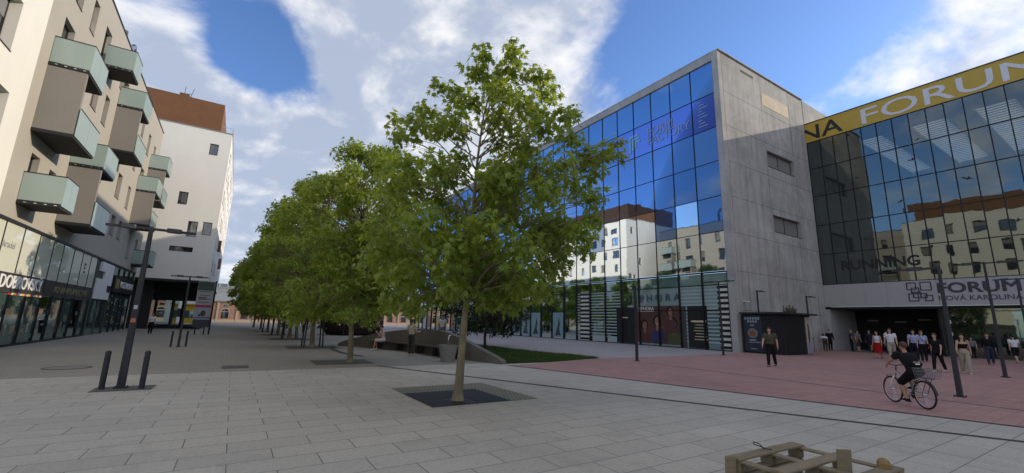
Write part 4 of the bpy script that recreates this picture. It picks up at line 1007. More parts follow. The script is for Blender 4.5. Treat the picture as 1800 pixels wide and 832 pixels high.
b = MB(); b.box(kx1 - .78, ky0 - .034, .08, kx1 - .04, ky0 - .031, .8); b.build('poster_foot', plain('poster_lilac', (.32, .26, .38), .5), p2)
b = MB(); b.ellipsoid((kx1 - .40, ky0 - .036, 1.35), (.14, .003, .62), 14, 8); b.ellipsoid((kx1 - .42, ky0 - .036, 1.95), (.10, .003, .14), 12, 8); b.build('poster_shape', plain('poster_brown', (.13, .06, .04), .5), p2)
KP = lambda u, v, w: (u, ky0 - w, v)
text_mesh('roof_lettering', 'Lahůdky', plain('dark_brass_letters', (.10, .09, .06), .5), .62, ki, KP, kx0 + .05, 2.80, .1, width=1.75, extrude=.03)

# sculpture: dark perforated bowl among the trees
sp = thing('perforated_sculpture', 'dark rounded woven metal sculpture behind the trees', 'sculpture', (10.4, 46.3, 0))
prof = [(2.35, .02), (2.62, .25), (2.86, .6), (2.98, 1.0), (3.0, 1.35), (2.9, 1.7), (2.65, 1.95), (2.3, 2.05), (2.0, 1.95)]
pp = catmull(prof, 3); n = 110; b = MB(); rp = random.Random(2)
for r, z in pp:
    for j in range(n): b.v.append((r * cos(2 * pi * j / n), r * sin(2 * pi * j / n), z))
for i in range(len(pp) - 1):
    for j in range(n):
        if rp.random() < (.05 if i < 8 else .26): continue
        b.f.append((i * n + j, i * n + (j + 1) % n, (i + 1) * n + (j + 1) % n, (i + 1) * n + j))
b.build('shell', plain('dark_corten', (.045, .028, .024), .7, .3, var=.4), sp)
b = MB(); b.lathe([(2.4, 0), (2.4, .05), (0, .06)], n=40); b.build('base', M_BLACK, sp)

# pallets in the near right corner
def pallet(name, label, loc, rz, boards, sub):
    t = thing('wooden_pallet', label, 'pallet', loc, rz, 'broken pallets in the near corner')
    for y in boards:
        b = MB(); b.box(-.6, y - .068, .118, .6, y + .068, .137); b.build('deck_board', M_WOOD, t, bevel=.003)
    for x in (-.54, 0, .54):
        b = MB(); b.box(x - .045, -.5, .098, x + .045, .5, .117); b.build('cross_board', M_WOOD, t, bevel=.003)
        for y in (-.43, 0, .43):
            b = MB(); b.box(x - .048, y - .06, .018, x + .048, y + .06, .0975); b.build('block', M_WOOD, t, bevel=.004)
    for y in (-.43, 0, .43):
        b = MB(); b.box(-.6, y - .05, 0, .6, y + .05, .0175); b.build('bottom_board', M_WOOD, t, bevel=.003)
    return t
pallet('a', 'grey weathered pallet at the bottom of the near corner stack', (4.88, 2.18, .005), radians(-1.5), (-.44, -.22, 0, .22, .44), 0)
pallet('b', 'middle grey pallet of the near corner stack', (4.90, 2.16, .150), radians(1.5), (-.43, 0, .43), 0)
pallet('c', 'topmost pallet of the near corner stack with wide gaps between its boards', (4.89, 2.18, .296), radians(-2.0), (-.43, 0.0, .43), 0)
for nm, lab, x, y, z0, z1, w, m in (('p', 'short upright plank standing on the pallet stack', 4.93, 1.93, .03, .60, .125, M_WOOD), ('q', 'upright plank leaning at the left end of the pallet stack', 4.245, 2.62, .01, .455, .10, M_WOOD)):
    t = thing('loose_plank', lab, 'plank', (x, y, z0), radians(-32)); b = MB(); b.box(-w / 2, -.012, 0, w / 2, .012, z1 - z0); b.v = [(a, c + .04 * (1 - q / .5), q) for a, c, q in b.v]; b.build('board', m, t, bevel=.002)
t = thing('log_offcut', 'yellowish timber offcut lying at the right end of the pallet stack', 'timber', (5.34, 1.77, .37), radians(20)); b = MB(); b.tube([(-.08, 0, .06), (.10, 0, .07)], [.050, .054], 12); b.build('offcut', M_WOOD2, t)
t = thing('wire_loop', 'bent dark wire loop on the back board of the topmost pallet', 'wire', (4.86, 2.62, .44)); b = MB(); b.tube([(.0, 0, .0), (-.03, .03, .05), (-.10, .05, .075), (-.13, .04, .06), (-.08, .0, .04), (.0, -.02, .012), (.05, -.05, .004)], .005, 6); b.build('strand', M_BLACK, t)

# ================================================================== trees
def leaf_shape(detail):
    if detail == 2: pol = [(0, .08), (28, .40), (42, .28), (62, .62), (78, .40), (90, 1.0)]
    elif detail == 1: pol = [(0, .1), (40, .55), (62, .38), (90, 1.0)]
    else: pol = [(10, .4), (90, .9)]
    pts = [(r * cos(radians(a)), r * sin(radians(a))) for a, r in pol]
    pts += [(-x, y) for x, y in reversed(pts[:-1])]
    return pts
def leaves(b, centres, per, size, rng, detail, flat=.5):
    sh = leaf_shape(detail); n = len(sh)
    for (cx, cy, cz, r) in centres:
        k0 = max(3, int(per * (r / .5) ** 2))
        for _ in range(k0):
            d = Vector((rng.gauss(0, 1), rng.gauss(0, 1), rng.gauss(0, 1))); d.normalize()
            q = r * (rng.random() ** .45)
            p = Vector((cx, cy, cz)) + Vector((d.x * q, d.y * q, d.z * q * .82))
            s = size * rng.uniform(.65, 1.2)
            nrm = (d * .45 + Vector((rng.gauss(0, .45), rng.gauss(0, .45), rng.uniform(.1, 1.0)))).normalized()
            ax = nrm.cross(Vector((rng.gauss(0, 1), rng.gauss(0, 1), rng.gauss(0, 1)))).normalized(); ay = nrm.cross(ax)
            ay = (ay + Vector((0, 0, -.5))).normalized(); ax = ay.cross(nrm).normalized(); k = len(b.v)
            fold = rng.uniform(.05, .3)
            b.v.append(tuple(p + ay * (.3 * s)))
            for x, y in sh: b.v.append(tuple(p + ax * (x * s) + ay * (y * s) - nrm * (abs(x) * s * fold) - nrm * (y * y * s * .15)))
            for i in range(n): b.f.append((k, k + 1 + i, k + 1 + (i + 1) % n))
def limb(b, a, c, r0, r1, rng, n=6, seg=5, sag=.08):
    a = Vector(a); c = Vector(c); pts = []; ln = (c - a).length
    for i in range(seg + 1):
        t = i / seg; p = a.lerp(c, t) + Vector((rng.gauss(0, 1), rng.gauss(0, 1), rng.gauss(0, .6))) * ln * .018 * (0 if i in (0, seg) else 1) + Z * (sin(pi * t) * ln * sag)
        pts.append(p)
    b.tube(pts, [r0 + (r1 - r0) * (i / seg) for i in range(seg + 1)], n); return pts
def tree(label, base, trunk, centres, seed, per, size, detail, r0, group, bark=M_BARK, leafm=M_LEAF, twigs=True, roots=True):
    """trunk: points of the leader (local); limbs grow from it to every leaf clump"""
    rng = random.Random(seed)
    t = thing('plane_tree', label, 'tree', base, 0, group)
    b = MB(); n = len(trunk); tp = [Vector(p) for p in trunk]
    rad = [r0 * (1 - .93 * (i / (n - 1)) ** .8) for i in range(n)]
    pts = catmull([tuple(p) + (r,) for p, r in zip(tp, rad)], 4)
    b.tube([p[:3] for p in pts], [max(.006, p[3]) for p in pts], 12)
    if roots: b.tube([(0, 0, -.02), (0, 0, .06), (0, 0, .2)], [r0 * 1.5, r0 * 1.22, r0 * 1.0], 12, cap=False)
    lead = [(Vector(p[:3]), max(.006, p[3])) for p in pts]
    for cx, cy, cz, r in centres:
        c = Vector((cx, cy, cz)); best = None
        hd = sqrt((c.x - lead[0][0].x) ** 2 + (c.y - lead[0][0].y) ** 2)
        zt = c.z - .25 - .45 * hd
        cand = min(lead, key=lambda q: abs(q[0].z - max(zt, lead[int(len(lead) * .33)][0].z)))
        lp = limb(b, cand[0], c, min(cand[1] * .55, .012 + .012 * (c - cand[0]).length), .006, rng, 6, 6)
        if twigs:
            for _ in range(5):
                s = lp[rng.randrange(2, len(lp))]; e = c + Vector((rng.gauss(0, 1), rng.gauss(0, 1), rng.gauss(0, .8))).normalized() * r * .8
                limb(b, s, e, .007, .003, rng, 4, 3)
    b.build('trunk', bark, t, smooth=True, fix=False)
    b = MB(); leaves(b, centres, per, size, rng, detail); b.build('crown', leafm, t, fix=False)
    return t
TG = 'plane trees along the street'
BL=[(4.73,7.54,7.92,0.36),(4.71,7.86,7.58,0.42),(4.05,7.80,7.66,0.36),(4.09,8.18,7.44,0.45),(3.87,8.85,7.10,0.50),(3.41,8.90,7.19,0.30),(4.36,7.49,6.69,0.50),(5.41,7.56,7.45,0.46),(5.85,7.69,7.21,0.42),(4.72,7.01,6.32,0.50),(3.31,9.41,6.72,0.40),(2.85,8.76,5.88,0.48),(2.79,10.12,6.59,0.32),(2.76,9.49,5.92,0.32),(3.76,9.54,6.44,0.52),(3.52,7.97,5.96,0.42),(4.84,8.70,6.57,0.42),(5.39,8.49,6.49,0.50),(5.32,6.59,5.99,0.39),(6.33,7.51,6.15,0.45),(4.84,6.64,5.61,0.44),(6.31,7.28,6.72,0.27),(3.29,10.15,5.61,0.54),(3.16,7.89,4.81,0.52),(3.61,9.87,4.92,0.70),(4.46,9.91,5.41,0.50),(2.69,8.95,4.51,0.50),(3.11,10.66,4.41,0.70),(2.88,7.90,3.57,0.64),(4.73,10.38,4.62,0.78),(5.19,9.33,4.94,0.58),(4.58,7.18,4.98,0.42),(6.16,8.68,5.58,0.56),(5.22,6.46,4.84,0.47),(6.56,7.16,5.58,0.50),(6.54,6.40,5.46,0.40),(7.20,6.74,5.92,0.25),(7.10,6.56,5.50,0.21),(7.20,7.53,5.49,0.48),(7.0,8.18,5.17,0.60),(4.95,6.57,4.16,0.50),(6.48,6.90,4.45,0.44),(7.0,7.48,4.20,0.36),(5.99,9.47,4.64,0.74),(3.94,7.03,3.46,0.53),(6.54,8.67,4.11,0.68),(6.00,6.84,3.59,0.47),(6.80,7.50,3.39,0.30),(6.85,8.40,3.37,0.50),(2.91,10.21,3.44,0.64),(3.88,10.88,3.34,0.80),(3.39,7.60,3.02,0.58),(5.55,10.16,3.35,0.66),(4.56,6.96,3.07,0.58),(6.33,8.37,3.02,0.58),(2.83,8.88,2.51,0.52),(4.17,10.67,2.52,0.68),(3.26,10.54,2.10,0.40),(3.28,8.97,1.98,0.34),(3.55,7.88,2.38,0.45),(5.93,9.86,2.66,0.64),(5.16,7.41,2.47,0.50),(5.84,9.12,2.12,0.42),(6.40,8.46,2.47,0.37),(4.82,8.21,2.05,0.22),(2.88,11.00,3.10,0.52),(2.31,9.07,3.58,0.42)]
bx, by = 4.27, 8.72
BL += [(3.60,9.02,3.49,0.52),(4.25,7.23,4.56,0.57),(4.16,10.32,4.80,0.49),(5.93,8.29,3.89,0.43),(5.22,8.67,2.67,0.55),(5.35,8.72,5.20,0.52),(4.10,9.81,5.36,0.49),(5.78,8.90,2.69,0.58),(4.29,8.97,2.81,0.59),(5.18,7.01,4.60,0.44),(6.34,7.96,4.01,0.46),(4.40,8.34,3.95,0.52),(5.27,9.15,2.59,0.59),(5.52,8.99,4.98,0.59),(6.32,8.33,3.65,0.44),(5.42,7.61,3.43,0.41),(3.24,9.54,2.77,0.43),(4.39,10.21,3.03,0.41),(5.08,8.76,5.22,0.47),(4.56,8.51,2.24,0.42),(4.38,7.67,4.80,0.48),(4.27,7.36,4.35,0.57),(4.56,10.31,2.44,0.48),(4.64,9.17,3.72,0.52),(5.39,9.66,3.56,0.50),(4.14,8.38,2.97,0.46),(6.29,7.81,3.72,0.40),(3.80,7.85,3.25,0.52),(5.04,8.53,5.10,0.49),(5.42,8.73,4.28,0.55),(2.95,10.02,5.07,0.59)]
BL += [(4.5,8.1,7.2,.42),(4.9,8.0,6.9,.42),(4.2,8.5,6.8,.42),(4.6,7.9,6.3,.4),(5.0,8.6,6.0,.45),(4.1,8.9,6.2,.42),(5.5,7.8,6.6,.4),(3.6,9.0,6.2,.42),(4.8,7.6,7.4,.36),(5.6,8.2,5.9,.42),(4.3,9.3,5.7,.42),(5.0,7.5,5.6,.4)]
cl = [(x - bx, y - by, z, r * (.90 if z > 4.3 else 1.0)) for x, y, z, r in BL]
tree('near plane tree with airy crown standing alone in an iron grate', (bx, by, 0), [(0, 0, 0), (.03, .0, .8), (.07, .0, 1.7), (.10, -.05, 2.6), (.12, -.1, 3.6), (.10, -.15, 4.6), (.12, -.25, 5.7), (.2, -.4, 6.8), (.42, -.95, 7.9)], cl, 11, 145, .21, 2, .105, TG)
def crown_clumps(rng, z0, z1, rmax, n, rc, lean=(0, 0)):
    out = []; 
    while len(out) < n:
        t = rng.random(); z = z0 + (z1 - z0) * t
        prof = sin(pi * (t * .82 + .16)) ** .62
        a = rng.uniform(0, 2 * pi); q = rmax * prof * (rng.random() ** .38)
        out.append((q * cos(a) * rng.uniform(.88, 1.1) + lean[0] * t, q * sin(a) * rng.uniform(.88, 1.1) + lean[1] * t, z + rng.uniform(-.2, .2), rc * rng.uniform(.7, 1.25)))
    return out
def row_tree(label, x, y, h, z0, rmax, n, rc, per, size, detail, seed, r0=.10, **k):
    rng = random.Random(seed)
    c = crown_clumps(rng, z0, h - .3, rmax, n, rc)
    trunk = [(0, 0, 0)] + [(rng.gauss(0, .03) * i, rng.gauss(0, .03) * i, h * .12 * i) for i in range(1, 8)] + [(rng.gauss(0, .15), rng.gauss(0, .15), h - .4)]
    return tree(label, (x, y, 0), trunk, c, seed + 50, per, size, detail, r0, TG, **k)
row_tree('dense plane tree second in the row, before the curved bench wall', 4.02, 17.76, 9.1, 1.65, 3.0, 215, .45, 125, .185, 1, 21, .115)
row_tree('tall dense plane tree third in the row with dark stakes', 3.95, 26.9, 10.2, 1.7, 3.5, 190, .46, 115, .21, 1, 22, .13)
row_tree('plane tree fourth in the row, staked, left of the woven sculpture', 3.74, 36.6, 10.6, 1.75, 3.7, 150, .56, 85, .25, 0, 23, .13)
row_tree('plane tree fifth in the row, halfway down the street', 3.6, 44.5, 10.2, 1.8, 3.5, 130, .60, 75, .28, 0, 24, .13, twigs=False)
row_tree('plane tree sixth in the row, past the sculpture', 3.3, 53, 10.2, 1.9, 3.5, 110, .64, 66, .31, 0, 25, .13, twigs=False)
row_tree('plane tree seventh in the row, far down the street', 3.0, 61, 10.2, 2.2, 3.3, 90, .7, 56, .34, 0, 26, .13, twigs=False)
row_tree('plane tree at the far end of the row before the brick hall', 2.6, 71, 10.6, 2.3, 3.4, 84, .75, 50, .38, 0, 27, .14, twigs=False)
# second row nearer the mall
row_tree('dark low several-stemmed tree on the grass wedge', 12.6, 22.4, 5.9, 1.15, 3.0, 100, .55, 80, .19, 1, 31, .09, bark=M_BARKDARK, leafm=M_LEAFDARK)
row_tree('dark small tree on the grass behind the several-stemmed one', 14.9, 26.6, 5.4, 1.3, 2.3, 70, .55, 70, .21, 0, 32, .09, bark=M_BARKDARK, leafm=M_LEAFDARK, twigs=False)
row_tree('tree behind the sculpture in the row nearer the mall', 13.4, 53, 8.6, 2.2, 2.9, 60, .85, 60, .32, 0, 33, .12, twigs=False)
row_tree('further tree in the row nearer the mall, past the sculpture', 13.4, 64, 9.0, 2.2, 3.0, 60, .9, 52, .36, 0, 34, .12, twigs=False)
row_tree('farthest tree in the row nearer the mall', 13.2, 76, 9.0, 2.2, 3.2, 50, 1.0, 46, .40, 0, 35, .12, twigs=False)
# stakes round the younger trunks
def guard(x, y, label):
    t = thing('tree_stakes', label, 'tree stakes', (x, y, 0), 0, 'stakes round the younger street trees')
    for i, j in ((-1, -1), (1, -1), (1, 1), (-1, 1)):
        b = MB(); b.tube([(i * .48, j * .48, 0), (i * .40, j * .40, 1.75)], .04, 8); b.build('stake', M_DARK, t)
    b = MB(); p = [(i * .405, j * .405, 1.6) for i, j in ((-1, -1), (1, -1), (1, 1), (-1, 1))]
    for a, c in zip(p, p[1:] + p[:1]): b.bar(a, c, .03, .05)
    b.build('tie_band', M_DARK, t)
    s = MB(); s.box(-1.3, -1.2, .004, 1.3, 1.2, .009); s.build('soil_bed', M_SETTS, t)
guard(3.95, 26.9, 'four dark stakes round the third tree trunk of the row'); guard(3.74, 36.6, 'four dark stakes round the fourth tree trunk of the row')
for y, w in ((44.5, 'fifth'), (53, 'sixth')): guard(3.6 if y < 50 else 3.3, y, 'four dark stakes round the %s tree trunk of the row' % w)
hg = thing('hedge', 'low dark clipped hedge beyond the staked trees', 'hedge', (8.6, 66, 0))
rng = random.Random(77); cc = [(rng.uniform(-3.3, 3.3), rng.uniform(-.5, .5), rng.uniform(.3, 1.3), .5) for _ in range(60)]
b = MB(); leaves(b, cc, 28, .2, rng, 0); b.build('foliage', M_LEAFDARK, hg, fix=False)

# ================================================================== people
M_SKIN = plain('skin', (.50, .30, .21), .6, var=.08, bump=.05); M_SKIN2 = plain('tanned_skin', (.40, .22, .14), .6, var=.08, bump=.05)
M_HAIR = {'dark': plain('dark_hair', (.020, .015, .012), .6, var=.3, scale=20), 'brown': plain('brown_hair', (.07, .04, .025), .6, var=.3, scale=20), 'auburn': plain('auburn_hair', (.13, .05, .03), .6, var=.3, scale=20), 'blond': plain('blond_hair', (.30, .20, .10), .6, var=.3, scale=20)}
CLOTH = {}
def cloth(n, c):
    if n not in CLOTH:
        b = NB('cloth_' + n); f = b.noise(b.coord(), 7, 5, .6, .8); g = b.noise(b.coord(), 300, 2)
        b.principled(b.mix(f, tuple(x * .82 for x in c), tuple(min(.9, x * 1.1) for x in c)), .9, 0, .15, f, .5, .02); CLOTH[n] = b.m
    return CLOTH[n]
M_EYE = plain('eye_dark', (.02, .015, .012), .3)
def rings(b, sec, n=18):
    """loft of ellipses: (centre, half width, half depth, width axis, depth axis)"""
    k = len(b.v)
    for c, rx, ry, ax, ay in sec:
        for j in range(n):
            t = 2 * pi * j / n; b.v.append(tuple(Vector(c) + ax * (rx * cos(t)) + ay * (ry * sin(t))))
    for i in range(len(sec) - 1):
        for j in range(n): b.f.append((k + i * n + j, k + i * n + (j + 1) % n, k + (i + 1) * n + (j + 1) % n, k + (i + 1) * n + j))
    b.f.append(tuple(k + j for j in reversed(range(n)))); b.f.append(tuple(k + (len(sec) - 1) * n + j for j in range(n)))
def capsule(b, pts, rad, n=12):
    """tapered limb with rounded ends"""
    pts = [Vector(p) for p in pts]; P_, R_ = [], []
    d0 = (pts[0] - pts[1]).normalized(); d1 = (pts[-1] - pts[-2]).normalized()
    for f in (.95, .7, .35): P_.append(pts[0] + d0 * rad[0] * f); R_.append(rad[0] * sqrt(1 - f * f))
    P_ += pts; R_ += list(rad)
    for f in (.35, .7, .95): P_.append(pts[-1] + d1 * rad[-1] * f); R_.append(rad[-1] * sqrt(1 - f * f))
    b.tube(P_, R_, n)
def fuse(name, b, m, parent, vox, smooth=4):
    """one continuous skin over overlapping volumes"""
    me = b.mesh(name, m, True); o = bpy.data.objects.new(name, me); link(o)
    r = o.modifiers.new('r', 'REMESH'); r.mode = 'VOXEL'; r.voxel_size = vox; r.use_smooth_shade = True
    s = o.modifiers.new('s', 'SMOOTH'); s.factor = .5; s.iterations = smooth
    dg = bpy.context.evaluated_depsgraph_get(); m2 = bpy.data.meshes.new_from_object(o.evaluated_get(dg)); m2.name = name
    bpy.data.objects.remove(o); bpy.data.meshes.remove(me)
    o = bpy.data.objects.new(name, m2); link(o); o.parent = parent
    if not m2.materials: m2.materials.append(m)
    return o
def person(label, x, y, heading, height, top, bottom, hair='dark', long_hair=False, bottoms='trousers', sleeve='short', stride=.0, arms=(0, 0), elbows=(.25, .25),
           shoes=(.05, .05, .055), lean=0, female=False, crop=False, joints=None, z=0, group='people on the plaza', skin=None, bulk=1.0, head_turn=0, extra=None, vox=.012, hairless=False):
    """heading: direction faced, degrees clockwise from +Y"""
    skin = skin or M_SKIN; S = height / 1.76
    t = thing('person', label, 'person', (x, y, z), -radians(heading), group)
    X, Y = Vector((1, 0, 0)), Vector((0, 1, 0))
    J = dict(pel=Vector((0, 0, .93)), lean=lean, knee=None)
    def rotx(v, a): return Vector((v.x, v.y * cos(a) - v.z * sin(a), v.y * sin(a) + v.z * cos(a)))
    up = Vector((0, sin(lean), cos(lean))); fw = Vector((0, cos(lean), -sin(lean)))
    pel = Vector((0, 0, .93)); hipw = .088 if not female else .092; shw = (.185 if not female else .158) * (1 + (bulk - 1) * .6)
    if joints and 'pel' in joints: pel = Vector(joints['pel'])
    chest = pel + up * .30; sh = pel + up * .50; neck = pel + up * .56; head = neck + Vector((0, sin(lean * .45), cos(lean * .45))) * .155 + fw * .012
    sg_ = lambda i: (-1, 1)[i]
    L_ = {}
    for i, sg in enumerate((-1, 1)):
        hip = pel + X * sg * hipw - Z * .03
        a = stride * (1 if sg > 0 else -1)
        th = -Z * .43; th = rotx(th, a); knee = hip + th
        kb = max(0.06, .55 * stride) if a < 0 else .05
        ank = knee + rotx(-Z * .41, a - kb if a < 0 else a * .55)
        if joints and ('leg%d' % i) in joints: knee, ank = [Vector(q) for q in joints['leg%d' % i]]
        L_[i] = (hip, knee, ank)
    if not joints:
        lowest = min(L_[0][2].z, L_[1][2].z); dz = .085 - lowest
        pel = pel + Z * dz; chest += Z * dz; sh += Z * dz; neck += Z * dz; head += Z * dz
        L_ = {i: tuple(q + Z * dz for q in v) for i, v in L_.items()}
    A_ = {}
    for i, sg in enumerate((-1, 1)):
        s0 = sh + X * sg * shw + up * .0
        ua = -up * .29; ua = rotx(ua, arms[i]) + X * sg * .06
        el = s0 + ua; fa = rotx(-up * .25, arms[i] + elbows[i]) + X * sg * .015; wr = el + fa
        if joints and ('arm%d' % i) in joints: el, wr = [Vector(q) for q in joints['arm%d' % i]]
        A_[i] = (s0, el, wr)
    def sc_(v): return v * S
    def torso(b, inf, lo=-.06, hi=.50, wf=1.0):
        prof = [(-.08, .150, .110), (0.0, .165, .118), (.10, .145, .105), (.20, .145, .105), (.32, .170, .120), (.42, .180, .115), (.48, .165, .09), (.52, .09, .065)] if not female else \
               [(-.08, .158, .112), (0.0, .172, .122), (.10, .140, .10), (.18, .122, .092), (.30, .142, .118), (.38, .150, .112), (.46, .140, .085), (.51, .075, .058)]
        sec = []
        for h, rx, ry in prof:
            if h < lo - 1e-6 or h > hi + 1e-6: continue
            sec.append((sc_(pel + up * h), (rx * bulk + inf) * S * wf, (ry * bulk + inf) * S * wf, X, fw))
        rings(b, sec)
    b = MB()
    torso(b, -.012)
    capsule(b, [sc_(neck - up * .06), sc_(neck + up * .06)], [.055 * S, .050 * S])
    hr = Matrix.Rotation(head_turn, 3, 'Z')
    b.ellipsoid(sc_(head + Z * .022), (.074 * S, .092 * S, .100 * S), 16, 12); b.ellipsoid(sc_(head + hr @ Vector((0, .018, -.045))), (.056 * S, .068 * S, .072 * S), 14, 10)
    b.ellipsoid(sc_(head + hr @ Vector((0, .095, -.008))), (.014 * S, .020 * S, .026 * S), 8, 6); b.ellipsoid(sc_(head + hr @ Vector((0, .080, -.062))), (.026 * S, .012 * S, .010 * S), 8, 6)
    for sg in (-1, 1): b.ellipsoid(sc_(head + hr @ Vector((sg * .074, -.005, -.005))), (.012 * S, .022 * S, .032 * S), 8, 6)
    for i, sg in enumerate((-1, 1)):
        s0, el, wr = A_[i]
        capsule(b, [sc_(s0), sc_(s0.lerp(el, .5)), sc_(el), sc_(el.lerp(wr, .35)), sc_(wr)], [r * S * (1 if not female else .85) * (1 + (bulk - 1) * .5) for r in (.060, .052, .042, .042, .028)])
        d = (wr - el).normalized(); side = X * sg; nrm = d.cross(Vector((0, 1, 0)) if abs(d.y) < .8 else Z).normalized()
        pc = wr + d * .05
        ay = fw - d * fw.dot(d); ay = ay.normalized() if ay.length > .1 else Z
        az = d.cross(ay).normalized()
        rings(b, [(sc_(wr + d * u), rx * S, ry * S, ay, az) for u, rx, ry in ((0, .026, .020), (.03, .036, .018), (.07, .042, .016), (.095, .040, .014))], 10)
        for f, (o, ln) in enumerate(((-.030, .070), (-.010, .082), (.010, .076), (.029, .060))):
            p0 = wr + d * .085 + ay * o; p1 = p0 + d * ln * .5 - az * .008 * sg; p2 = p1 + d * ln * .42 - az * .024 * sg
            capsule(b, [sc_(p0), sc_(p1), sc_(p2)], [.0095 * S, .009 * S, .0075 * S], 6)
        p0 = wr + d * .03 + ay * .032; p1 = p0 + d * .035 + ay * .022; p2 = p1 + d * .03 + ay * .002; capsule(b, [sc_(p0), sc_(p1), sc_(p2)], [.012 * S, .011 * S, .009 * S], 6)
    for i, sg in enumerate((-1, 1)):
        hip, kn, an = L_[i]
        capsule(b, [sc_(hip), sc_(hip.lerp(kn, .4)), sc_(kn), sc_(kn.lerp(an, .3)), sc_(kn.lerp(an, .7)), sc_(an)], [r * S * (1 + (bulk - 1) * .6) for r in (.088, .078, .054, .056, .042, .036)])
        capsule(b, [sc_(an - Z * .02 - Y * .03), sc_(an - Z * .045 + Y * .06), sc_(an - Z * .055 + Y * .135)], [.036 * S, .036 * S, .026 * S])
    body = fuse('body', b, skin, t, vox * S, 3)
    for sg in (-1, 1):
        e = MB(); e.ellipsoid(sc_(head + hr @ Vector((sg * .030, .083, .012))), (.011 * S, .007 * S, .006 * S), 8, 6); e.build('eye', M_EYE, t, smooth=True)
    if not hairless:
        h = MB(); h.ellipsoid(sc_(head + hr @ Vector((0, -.014, .046))), (.085 * S, .102 * S, .098 * S), 16, 12)
        if long_hair:
            rings(h, [(sc_(head + hr @ Vector((0, -.055, .03))), .085 * S, .06 * S, X, Y), (sc_(head + hr @ Vector((0, -.075, -.08))), .090 * S, .05 * S, X, Y), (sc_(head + Vector((0, -.085, -.20))), .085 * S, .04 * S, X, Y), (sc_(head + Vector((0, -.085, -.28))), .05 * S, .025 * S, X, Y)])
        fuse('hair', h, M_HAIR[hair], t, .014 * S, 2)
    # top
    b = MB(); torso(b, .016, lo=.18 if crop else -.08, hi=.42 if crop else .52)
    if sleeve != 'none':
        fr = {'short': .62, 'long': 1.0}[sleeve]
        for i in range(2):
            s0, el, wr = A_[i]
            pts = [s0 - X * (sg_(i) * .055) + up * .015, s0 + up * .012, s0.lerp(el, .5), s0.lerp(el, fr if sleeve == 'short' else 1)]; rr = [.070, .080, .074, .068]
            if sleeve == 'long': pts += [el.lerp(wr, .5), el.lerp(wr, .95)]; rr = [.070, .078, .068, .060, .052, .044]
            b.tube([sc_(q) for q in pts], [r * S * (1 if not female else .88) * (1 + (bulk - 1) * .5) for r in rr], 12)
    fuse('top', b, top, t, .015 * S, 2)
    # bottom
    b = MB(); torso(b, .017, lo=-.08, hi=.101)
    if bottoms == 'skirt':
        rings(b, [(sc_(pel + up * .04), .178 * S, .135 * S, X, Y), (sc_(pel - Z * .2), .205 * S, .17 * S, X, Y), (sc_(pel - Z * .48), .235 * S, .205 * S, X, Y), (sc_(pel - Z * .60), .245 * S, .215 * S, X, Y)])
    else:
        fr = {'trousers': 1, 'shorts': .0, 'wide': 1}[bottoms]; wf = 1.28 if bottoms == 'wide' else 1.0
        for i in range(2):
            hip, kn, an = L_[i]
            if fr: pts, rr = [hip + Z * .02, hip.lerp(kn, .45), kn, kn.lerp(an, .5), kn.lerp(an, .95)], [.100, .094 * (1 + (wf - 1) * .5), .072 * wf, .066 * wf, .058 * wf * (1.12 if wf > 1 else 1)]
            else: pts, rr = [hip + Z * .02, hip.lerp(kn, .5), hip.lerp(kn, .93)], [.104, .10, .088]
            capsule(b, [sc_(q) for q in pts], [r * S * (1 + (bulk - 1) * .6) for r in rr], 14)
    fuse('skirt' if bottoms == 'skirt' else 'shorts' if bottoms == 'shorts' else 'trousers', b, bottom, t, .015 * S, 2)
    ms = cloth('shoe_%d%d%d' % tuple(int(c * 99) for c in shoes), shoes)
    for i in range(2):
        an = L_[i][2]; b = MB()
        rings(b, [(sc_(an + Vector((0, u, -.085))) + Z * (hh / 2 * S), w * S, hh / 2 * S, X, Z) for u, w, hh in ((-.075, .028, .06), (-.05, .042, .085), (.02, .044, .085), (.09, .048, .062), (.15, .042, .045), (.175, .022, .03))], 12)
        b.build('shoe', ms, t, smooth=True)
    if extra: extra(t, S, dict(pel=pel, sh=sh, head=head, A=A_, L=L_, fw=fw, up=up))
    return t
BLK = cloth('black', (.012, .012, .014)); WHT = cloth('white', (.66, .66, .68)); OLV = cloth('olive', (.075, .075, .048)); BEI = cloth('beige', (.36, .32, .25)); RED = cloth('red', (.34, .012, .018)); LBL = cloth('pale_blue', (.36, .40, .58)); NVY = cloth('navy', (.018, .02, .04)); JNS = cloth('dark_jeans', (.035, .045, .075)); CRM = cloth('cream', (.50, .44, .33)); PNK = cloth('pale_pink', (.60, .40, .40)); GRY = cloth('grey', (.17, .17, .18)); DGR = cloth('dark_grey', (.05, .048, .045))
WS = (.55, .54, .53)
def tote(col, dx=.26, dz=.38):
    def f(t, S, j):
        b = MB(); c = j['A'][1][2] * S; b.box(c.x + .0, c.y - .13, c.z - .38, c.x + .09, c.y + .17, c.z - .08); b.build('bag', col, t, bevel=.02)
        h = MB(); h.tube([(c.x + .045, c.y - .08, c.z - .08), (c.x + .03, c.y + .0, c.z + .02), (c.x + .045, c.y + .12, c.z - .08)], .008, 6); h.build('bag_handle', col, t)
    return f
def strap(col):
    def f(t, S, j):
        b = MB(); a = (j['sh'] + Vector((.13, 0, .02))) * S; c = (j['pel'] + Vector((-.17, 0, .06))) * S; n = 10; q = j['fw']
        for sg in (1, -1): b.tube([a.lerp(c, i / n) + q * sg * (.10 + .055 * sin(pi * i / n)) * S for i in range(n + 1)], .011, 6)
        b.build('strap', col, t)
        g = MB(); g.ellipsoid(tuple(c + Vector((-.05, .04, -.05))), (.05, .10, .09), 10, 8); g.build('shoulder_bag', col, t, smooth=True)
    return f
face_cam = lambda x, y: math.degrees(math.atan2(-x, -y))
